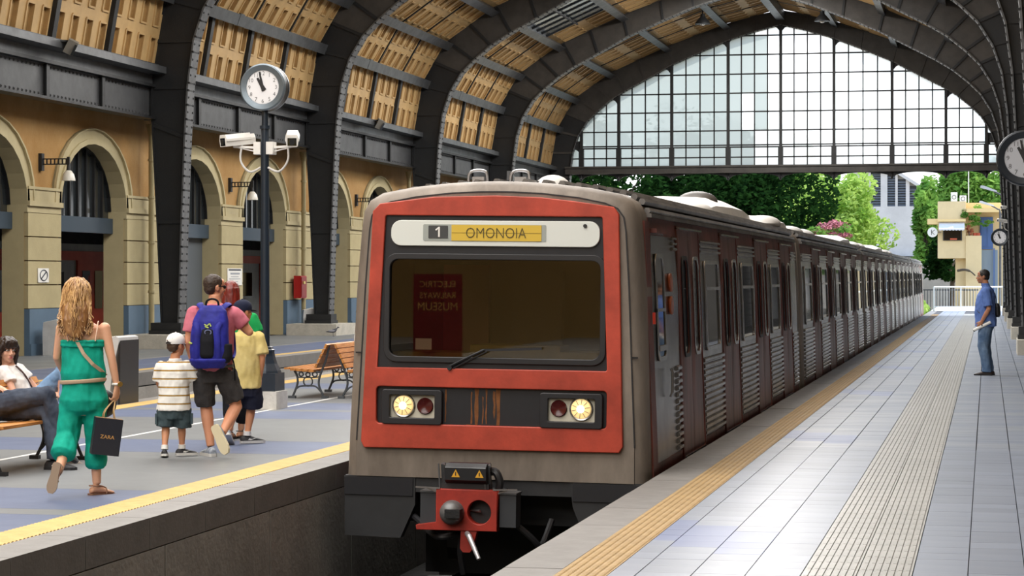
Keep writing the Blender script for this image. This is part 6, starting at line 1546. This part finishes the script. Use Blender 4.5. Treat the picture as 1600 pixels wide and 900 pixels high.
for (a, b, c_, d_) in ((-.05, 1.255, -.025, 1.24), (-.025, 1.24, .0, 1.262), (0, 1.262, .012, 1.235), (-.045, 1.235, -.01, 1.222)): mb.bar((a - .005, -.322, b), (c_ - .005, -.322, d_), .010, .012, (0, -1, 0))
mb.build('green_mark', mk, bp)
MB().tube([(-.02 + .03 * math.cos(q * math.pi / 8), -.326, 1.18 + .022 * math.sin(q * math.pi / 8)) for q in range(17)], .005, 6, caps=False).build('round_badge', mat('badge_grey', C('#6a7398'), .5), bp)
MB().bar((-.205, -.25, 1.085), (-.175, -.285, 1.075), .008, .012).build('yellow_tag', mk, bp)
MB().tube(smooth_path([(.175, -.1, .95), (.2, -.09, .85), (.2, -.06, .72)], 3), .007, 6).build('loose_strap', BK, bp)
# ---------------------------------------------------------------- boy in yellow with a navy cap
x, y = P_at(383, 694, 22.75)
Dp = person('boy in a yellow polo shirt and navy cap walking beside the post', (x, y, 0), .28)
mb = MB(); hD = (-.02, .01, 1.345); rD = head_rot(-.85, .05); kD = .97
rings_loft(mb, [(0, 0, .50, .10, .09), (0, 0, .62, .125, .1), (0, 0, .78, .12, .09), (0, 0, .96, .14, .095), (0, 0, 1.09, .135, .08), (-.005, 0, 1.14, .06, .05), (-.015, 0, 1.25, .047, .048)])
head(mb, hD, rD, kD)
arm(mb, (.14, 0, 1.075), (.175, -.03, .86), (.15, .02, .665), .84); hand(mb, (.15, .02, .66), (-.05, .05, -1), (-.8, .4, 0), 1, .85, .45)
arm(mb, (-.14, 0, 1.075), (-.18, .0, .86), (-.12, .14, .74), .84); hand(mb, (-.12, .14, .74), (.2, .7, -.5), (.6, -.2, .3), -1, .85, .4)
leg(mb, (.07, 0, .58), (.06, .05, .36), (.02, .0, .09), .82); leg(mb, (-.07, 0, .58), (-.09, .05, .38), (-.16, -.16, .14), .82)
link('body', remesh(mb, 'body', .0075, 3), skB, Dp)
short_hair(Dp, hD, rD, kD, MATS['dark_brown_hair']); cap(Dp, hD, rD, kD, cloth_mat('navy_cap', '#1e2338', .1))
YW = cloth_mat('yellow_polo', '#d3c284', .12, 6, .9, '#c2ae6b')
mb = MB(); rings_loft(mb, [(0, 0, .565, .168, .128), (0, 0, .70, .158, .122), (0, 0, .86, .155, .118), (0, 0, 1.0, .158, .115), (0, 0, 1.10, .14, .092), (0, 0, 1.145, .07, .06)])
sleeve(mb, (.138, 0, 1.075), (.175, -.03, .86), .78, .068, .074); sleeve(mb, (-.138, 0, 1.075), (-.18, .0, .86), .78, .068, .072)
link('polo_shirt', remesh(mb, 'polo_shirt', .009, 3, .012, 11, .5, 10), YW, Dp)
mb = MB(); rings_loft(mb, [(-.005, 0, 1.12, .072, .062), (-.01, 0, 1.17, .058, .056)]); link('collar', remesh(mb, 'collar', .006, 2), YW, Dp)
NV = cloth_mat('navy_shorts', '#252838', .2, 8)
mb = MB(); rings_loft(mb, [(0, 0, .48, .13, .11), (0, 0, .58, .152, .12), (0, 0, .64, .145, .115)]); mb.tube([V((.078, 0, .58)), V((.085, .02, .46)), V((.08, .04, .365))], [.095, .095, .092], 14); mb.tube([V((-.078, 0, .58)), V((-.088, .02, .46)), V((-.095, .04, .375))], [.095, .095, .09], 14)
link('shorts', remesh(mb, 'shorts', .009, 3, .01, 14, .7, 11), NV, Dp)
shoe(Dp, (.02, .0, .09), (.92, .30, 0), (0, 0, 1), SHB, SHW, .25, extra=M_white); shoe(Dp, (-.16, -.16, .14), (.1, .75, -.5), (0, .5, .8), mat('shoe_grey', C('#8d9196'), .7), SHW, .25)
MB().tube([(.02, 0, .085), (.022, .0, .13)], .04, 12).build('sock', M_white, Dp, smooth=True)
# ---------------------------------------------------------------- woman with red hair in a green t-shirt
x, y = P_at(372, 690, 23.4)
Ep = person('woman with red hair in a bright green t-shirt, mostly hidden behind the man', (x, y, 0), .25)
mb = MB(); hE = (-.075, .03, 1.535); rE = head_rot(-.5, .05)
rings_loft(mb, [(0, 0, .74, .13, .1), (0, 0, .84, .16, .12), (0, 0, .98, .13, .1), (0, 0, 1.15, .145, .1), (0, 0, 1.27, .15, .08), (-.02, 0, 1.32, .07, .055), (-.05, .01, 1.42, .047, .05)])
head(mb, hE, rE, .98)
arm(mb, (.15, 0, 1.255), (.225, -.01, 1.06), (.27, .09, .93), .9); hand(mb, (.27, .09, .93), (.0, .3, -1), (-.8, .2, 0), 1, .92, .45)
arm(mb, (-.16, 0, 1.255), (-.2, .02, 1.02), (-.17, .14, .86), .9); hand(mb, (-.17, .14, .86), (.1, .4, -.8), (.8, 0, 0), -1, .92, .4)
leg(mb, (-.08, 0, .80), (-.10, .06, .46), (-.08, -.03, .09), .95); leg(mb, (.08, 0, .80), (.05, .08, .46), (.02, .14, .09), .95); foot(mb, (-.08, -.03, .09), (.25, .95, -.05), (0, 0, 1)); foot(mb, (.02, .14, .09), (.5, .85, -.05), (0, 0, 1))
link('body', remesh(mb, 'body', .008, 3), skA, Ep)
RH = mat('red_hair', C('#7c2318'), .4, 0, .45, 30, col2=C('#4a120d'), stretch=(1, 1, .15))
mb = MB(); c = V(hE); mb.sph(c + V((0, -.015, .03)), (.09, .108, .096), 18, 14); rings_loft(mb, [(c.x, -.05, 1.37, .06, .05), (c.x, -.045, 1.42, .095, .075), (c.x, -.02, 1.5, .098, .09), (c.x, .0, 1.58, .09, .1)]); link('hair', remesh(mb, 'hair', .008, 2, .006, 40, .25, 12), RH, Ep)
GT = cloth_mat('bright_green_tshirt', '#1f9e55', .12, 6)
mb = MB(); rings_loft(mb, [(0, 0, .82, .172, .13), (0, 0, 1.0, .15, .12), (0, 0, 1.15, .165, .122), (0, 0, 1.27, .16, .1), (-.015, 0, 1.325, .085, .07)]); sleeve(mb, (.148, 0, 1.255), (.225, -.01, 1.06), .7, .068, .07); sleeve(mb, (-.158, 0, 1.255), (-.2, .02, 1.02), .7, .068, .07)
link('tshirt', remesh(mb, 'tshirt', .009, 3, .01, 11, .5, 13), GT, Ep)
LG = cloth_mat('black_leggings', '#17171c', .2, 8)
mb = MB(); rings_loft(mb, [(0, 0, .72, .14, .11), (0, 0, .82, .168, .128), (0, 0, .88, .16, .12)]); mb.tube([V((-.082, 0, .8)), V((-.095, .04, .6)), V((-.1, .06, .46)), V((-.09, .0, .28)), V((-.083, -.03, .16))], [.1, .085, .07, .068, .055], 14); mb.tube([V((.082, 0, .8)), V((.065, .05, .6)), V((.05, .08, .46)), V((.03, .12, .28)), V((.02, .14, .16))], [.1, .085, .07, .068, .055], 14)
link('leggings', remesh(mb, 'leggings', .009, 3, .006, 14, .7, 14), LG, Ep)
sandal(Ep, (-.08, -.03, .09), (.25, .95, -.05), (0, 0, 1), M_black); sandal(Ep, (.02, .14, .09), (.5, .85, -.05), (0, 0, 1), M_black)
# ---------------------------------------------------------------- man in blue on the right platform (faces -x)
x, y = P_at(1541, 586, 38.6)
Fp = person('man in a blue shirt and jeans standing in profile on the right platform', (x, y, 0), math.radians(86))
skF = skin('olive', '#b07a5c')
mb = MB(); hF = (0, .055, 1.70); rF = head_rot(.1, -.02)
rings_loft(mb, [(0, 0, .80, .14, .11), (0, -.01, .92, .165, .12), (0, .0, 1.05, .16, .125), (0, .01, 1.2, .17, .125), (0, .0, 1.36, .19, .12), (0, -.01, 1.46, .18, .095), (0, -.01, 1.515, .085, .07), (0, .01, 1.56, .06, .06), (0, .03, 1.64, .058, .06)])
head(mb, hF, rF, 1.04, 1.4)
arm(mb, (-.20, -.01, 1.44), (-.245, -.06, 1.14), (-.21, .06, .93), 1.1); hand(mb, (-.21, .06, .925), (.05, .5, -.85), (.8, .1, .1), -1, 1.02, .75)
arm(mb, (.20, -.01, 1.44), (.25, -.05, 1.14), (.22, .06, .90), 1.08); hand(mb, (.22, .06, .90), (0, .2, -1), (-.9, 0, 0), 1, 1.0, .4)
leg(mb, (-.09, 0, .88), (-.10, .04, .50), (-.09, -.02, .09), 1.06); leg(mb, (.09, 0, .88), (.10, .02, .50), (.10, -.05, .09), 1.06)
link('body', remesh(mb, 'body', .007, 3), skF, Fp)
short_hair(Fp, hF, rF, 1.04, mat('black_hair', C('#15110f'), .6, 0, .3, 60)); face_parts(Fp, hF, rF, 1.04)
BS = cloth_mat('blue_shirt', '#6580bd', .12, 6, .85, '#536daa')
mb = MB(); rings_loft(mb, [(0, .005, .84, .205, .19), (0, .01, .98, .2, .185), (0, .02, 1.1, .2, .18), (0, .015, 1.25, .205, .172), (0, .0, 1.38, .21, .155), (0, -.01, 1.47, .19, .112), (0, -.01, 1.52, .1, .085), (0, .0, 1.545, .075, .072)])
sleeve(mb, (-.195, -.01, 1.435), (-.245, -.06, 1.14), .85, .085, .082); sleeve(mb, (.195, -.01, 1.435), (.25, -.05, 1.14), .85, .085, .082)
link('shirt', remesh(mb, 'shirt', .009, 3, .012, 9, .6, 15), BS, Fp)
mb = MB(); rings_loft(mb, [(0, .005, 1.52, .082, .075), (0, .02, 1.585, .068, .07)]); link('collar', remesh(mb, 'collar', .007, 2), BS, Fp)
JN = cloth_mat('blue_jeans', '#6b8099', .35, 4, .85, '#4a6180')
def jeans(mb, hips, legs, rr_=(.118, .108, .092, .088, .082, .088)):
    rings_loft(mb, hips)
    for L in legs:
        mb.tube([V(p) for p in L], list(rr_[:len(L)]), 16)
        for p, r in list(zip(L, rr_))[:-1]: mb.sph(p, r, 14, 10)
mb = MB(); jeans(mb, [(0, 0, .78, .15, .12), (0, -.01, .9, .188, .155), (0, 0, .98, .178, .15)], [[(-.092, 0, .88), (-.098, .03, .66), (-.1, .045, .5), (-.098, .01, .3), (-.092, -.015, .12), (-.09, -.01, .06)], [(.092, 0, .88), (.098, .02, .66), (.1, .025, .5), (.1, -.01, .3), (.1, -.04, .12), (.1, -.035, .06)]])
link('jeans', remesh(mb, 'jeans', .009, 3, .012, 11, .6, 16), JN, Fp)
SN = mat('shoe_dark_brown', C('#2a1d1a'), .5); shoe(Fp, (-.09, -.02, .09), (-.1, 1, 0), (0, 0, 1), SN, M_black, .3); shoe(Fp, (.10, -.05, .09), (.15, 1, 0), (0, 0, 1), SN, M_black, .3)
pch = thing('shoulder_pouch', 'small black pouch hanging behind the man in blue', 'bag', Fp.location, local=True, rz=Fp.rotation_euler.z)
mb = MB(); rings_loft(mb, [(0, -.19, 1.0, .05, .03), (0, -.195, 1.04, .085, .05), (0, -.19, 1.18, .085, .05), (0, -.18, 1.24, .06, .03)]); link('pouch_body', remesh(mb, 'pouch_body', .008, 2), M_black, pch)
mb = MB()
pts = [(.05, -.17, 1.22), (.12, -.14, 1.40), (.13, -.03, 1.53), (.06, .12, 1.4), (-.08, .17, 1.2), (-.17, .08, 1.06), (-.12, -.13, 1.06)]
mb.tube(smooth_path(pts, 4), .008, 6).build('pouch_strap', M_black, pch, smooth=True)
ro = thing('rolled_paper', 'rolled white paper with dark print in the hand of the man in blue', 'paper', Fp.location, local=True, rz=Fp.rotation_euler.z)
MB().cyl((-.20, .20, .775), (-.215, -.09, .92), .026, n=14).build('paper_roll', M_white, ro, smooth=True)
MB().cyl((-.1995, .205, .772), (-.2, .165, .792), .0265, n=14).cyl((-.207, .06, .85), (-.208, .04, .862), .0268, n=14).build('dark_print', M_black, ro)
# ---------------------------------------------------------------- seated couple on the near bench (face +x)
SK_G = skin('rose', '#d8a68c')
Gp = person('dark haired young woman in a white t-shirt seated on the bench', (-8.62, 19.15, 0), math.radians(-90))
# local: +y = world +x, +x = world -y (towards the viewer)
mb = MB(); hG = (.06, -.16, 1.03); rG = head_rot(math.radians(-38), -.08, .0)
rings_loft(mb, [(0, 0, .44, .15, .12), (0, -.01, .52, .15, .12), (0, -.06, .64, .125, .10), (0, -.11, .76, .14, .105), (.0, -.15, .85, .15, .085), (.01, -.165, .895, .07, .06), (.04, -.165, .96, .046, .05)])
head(mb, hG, rG, .98)
arm(mb, (.15, -.145, .835), (.20, -.02, .63), (.10, .17, .60), .9); hand(mb, (.10, .17, .60), (-.3, .9, .05), (0, .1, -1), -1, .92, .3)
arm(mb, (-.15, -.145, .835), (-.22, .0, .66), (-.08, .2, .63), .9); hand(mb, (-.08, .2, .63), (.4, .9, 0), (0, .1, -1), 1, .92, .3)
leg(mb, (-.09, .03, .50), (-.11, .33, .84), (-.06, .33, .44), .95); leg(mb, (.09, .03, .50), (.06, .42, .47), (.02, .42, .09), .95)
link('body', remesh(mb, 'body', .006, 3), SK_G, Gp); face_parts(Gp, hG, rG, .98, '#b0605e', '#20160f')
DH = mat('black_brown_hair', C('#2b1d17'), .4, 0, .4, 40, stretch=(1, 1, .15))
c = V(hG); PG = lambda p: c + rG @ V(p)
mb = MB(); mb.sph(PG((0, -.018, .032)), (.088, .104, .094), 18, 14, rG)
for s_ in (-1, 1): mb.tube(smooth_path([PG((s_ * .05, .055, .085)), PG((s_ * .083, .045, .02)), PG((s_ * .088, .02, -.06)), PG((s_ * .085, .0, -.14)), PG((s_ * .075, .01, -.2))], 4), [(.022, .022)] * 13 + [(.03, .02)] * 3 + [(.012, .01)], 8)
for q in range(7): u = -.05 + q * .0167; mb.tube(smooth_path([PG((u * .6, .02, .118)), PG((u * .95, .082, .085)), PG((u * 1.1, .093 - abs(u) * .25, .045)), PG((u * 1.1, .093 - abs(u) * .25, .022))], 3), [.014] * 8 + [.01, .006], 6)
mb.tube(smooth_path([PG((0, -.09, .03)), PG((0, -.085, -.08)), PG((0, -.06, -.2))], 4), [(.075, .03)] * 7 + [(.06, .025)] * 2, 10, side=(1, 0, 0))
link('hair', remesh(mb, 'hair', .006, 2, .005, 50, .3, 17), DH, Gp)
WT = cloth_mat('white_tshirt', '#dedbd8', .08, 8)
mb = MB(); rings_loft(mb, [(0, 0, .46, .165, .135), (0, -.02, .54, .16, .13), (0, -.065, .65, .142, .12), (0, -.11, .76, .158, .125), (0, -.148, .845, .162, .1), (.01, -.16, .885, .09, .075)]); sleeve(mb, (.148, -.145, .83), (.20, -.02, .63), .5, .068, .072); sleeve(mb, (-.148, -.145, .83), (-.22, .0, .66), .5, .068, .072)
link('tshirt', remesh(mb, 'tshirt', .008, 3, .01, 13, .7, 18), WT, Gp)
mb = MB(); mb.tube(smooth_path([(.06, -.07, .885), (.02, -.0, .80), (-.05, .04, .68), (-.12, .06, .58)], 4), .009, 6).build('bag_strap', mat('strap_brown', C('#4a3430'), .6), Gp)
LJ = cloth_mat('light_jeans', '#7b98b8', .3, 5, .85, '#5c7a9c')
mb = MB(); jeans(mb, [(0, -.0, .43, .15, .13), (0, 0, .5, .165, .14), (0, -.02, .57, .15, .125)], [[(-.09, .02, .50), (-.10, .18, .68), (-.11, .32, .835), (-.09, .36, .68), (-.07, .345, .52), (-.06, .335, .47)], [(.09, .03, .50), (.075, .25, .49), (.06, .41, .47), (.04, .43, .30), (.02, .42, .15), (.02, .42, .10)]], (.1, .088, .076, .07, .06, .055))
link('jeans', remesh(mb, 'jeans', .008, 3, .009, 14, .7, 19), LJ, Gp)
GS = mat('shoe_taupe', C('#7b7268'), .7); shoe(Gp, (.02, .42, .09), (.15, .95, -.25), (0, .25, 1), GS, GS, .25); shoe(Gp, (-.06, .33, .46), (-.1, 1, -.1), (0, .1, 1), GS, GS, .25)
Hp = person('person in dark jeans seated at the left edge, legs crossed on the bench', (-8.72, 18.45, 0), math.radians(-90))
mb = MB(); hH = (0, -.22, 1.18); rH = head_rot(-.3)
rings_loft(mb, [(0, 0, .45, .16, .13), (0, -.02, .55, .165, .13), (0, -.08, .7, .155, .115), (0, -.14, .88, .18, .12), (0, -.18, 1.0, .18, .095), (0, -.19, 1.045, .08, .065), (0, -.2, 1.1, .055, .055)])
head(mb, hH, rH, 1.0)
arm(mb, (.19, -.17, .97), (.26, -.05, .70), (.12, .12, .72), 1.05); hand(mb, (.12, .12, .72), (-.4, .85, -.1), (0, 0, -1), -1, 1, .35)
arm(mb, (-.19, -.17, .97), (-.28, -.05, .72), (-.15, .15, .68), 1.05); hand(mb, (-.15, .15, .68), (.3, .9, -.1), (0, 0, -1), 1, 1, .35)
leg(mb, (.09, .05, .53), (-.0, .62, .66), (-.06, .74, .26), 1.05); leg(mb, (-.09, .05, .52), (-.05, .60, .50), (-.0, .68, .10), 1.05)
link('body', remesh(mb, 'body', .0075, 3), SK_G, Hp); short_hair(Hp, hH, rH, 1.0, DH); face_parts(Hp, hH, rH, 1.0)
DJ = cloth_mat('dark_jeans', '#4d5563', .35, 4, .85, '#363d4b')
mb = MB(); jeans(mb, [(0, -.0, .43, .16, .14), (0, 0, .52, .18, .15), (0, -.03, .6, .17, .14)], [[(.09, .04, .54), (.05, .34, .61), (.0, .62, .66), (-.024, .668, .50), (-.047, .712, .35), (-.055, .73, .29)], [(-.09, .05, .52), (-.07, .34, .515), (-.05, .60, .50), (-.03, .66, .32), (-.0, .68, .15), (-.0, .68, .09)]], (.112, .098, .082, .078, .068, .066))
link('jeans', remesh(mb, 'jeans', .008, 3, .012, 11, .7, 20), DJ, Hp)
GY2 = cloth_mat('grey_top', '#53565e', .15, 6)
mb = MB(); rings_loft(mb, [(0, -.01, .5, .18, .145), (0, -.04, .6, .178, .14), (0, -.09, .72, .172, .132), (0, -.14, .88, .195, .135), (0, -.178, .99, .185, .11), (0, -.188, 1.04, .1, .085)]); sleeve(mb, (.188, -.17, .965), (.26, -.05, .70), .6, .08, .078); sleeve(mb, (-.188, -.17, .965), (-.28, -.05, .72), .6, .08, .078)
link('tshirt', remesh(mb, 'tshirt', .009, 3, .01, 11, .6, 21), GY2, Hp)
shoe(Hp, (0, .68, .09), (.05, 1, 0), (0, 0, 1), SHB, SHB, .29, extra=M_white); shoe(Hp, (-.06, .74, .25), (0, .75, -.5), (0, .6, .8), SHB, SHB, .29, extra=M_white)
# ---------------------------------------------------------------- person in white half hidden behind the train front
Ip = person('seated person in white, only a sliver showing beside the train front', (-8.47, 30.3, 0), math.radians(-90))
mb = MB(); hI = (0, -.08, 1.16); rI = head_rot(0)
rings_loft(mb, [(0, 0, .44, .15, .12), (0, -.01, .52, .15, .12), (0, -.06, .66, .125, .10), (0, -.10, .82, .15, .105), (0, -.115, .93, .15, .085), (0, -.12, .98, .07, .06), (0, -.1, 1.08, .046, .05)])
head(mb, hI, rI, .98); arm(mb, (.16, -.11, .92), (.21, -.02, .68), (.1, .18, .6), .9); hand(mb, (.1, .18, .6), (-.3, .9, 0), (0, 0, -1), -1, .9, .3); arm(mb, (-.16, -.11, .92), (-.21, -.02, .68), (-.1, .18, .6), .9); hand(mb, (-.1, .18, .6), (.3, .9, 0), (0, 0, -1), 1, .9, .3)
leg(mb, (.09, .03, .5), (.09, .46, .5), (.09, .48, .09), .95); leg(mb, (-.09, .03, .5), (-.09, .46, .5), (-.09, .48, .09), .95)
link('body', remesh(mb, 'body', .008, 3), SK_G, Ip); short_hair(Ip, hI, rI, 1.05, DH)
mb = MB(); rings_loft(mb, [(0, -.0, .46, .17, .15), (0, -.02, .54, .165, .14), (0, -.065, .65, .145, .122), (0, -.1, .8, .162, .125), (0, -.11, .9, .16, .1)]); link('white_top', remesh(mb, 'white_top', .009, 3, .01, 12, .6, 22), WT, Ip)
mb = MB(); jeans(mb, [(0, 0, .43, .17, .15), (0, 0, .52, .17, .15)], [[(.09, .03, .5), (.09, .25, .5), (.09, .45, .5), (.09, .49, .3), (.09, .49, .14)], [(-.09, .03, .5), (-.09, .25, .5), (-.09, .45, .5), (-.09, .49, .3), (-.09, .49, .14)]], (.11, .1, .09, .09, .095)); link('white_trousers', remesh(mb, 'white_trousers', .009, 3, .01, 12, .6, 23), WT, Ip)
shoe(Ip, (.09, .48, .09), (0, 1, 0), (0, 0, 1), GS, GS, .25); shoe(Ip, (-.09, .48, .09), (0, 1, 0), (0, 0, 1), GS, GS, .25)
bpy.data.scenes.remove(WORK)
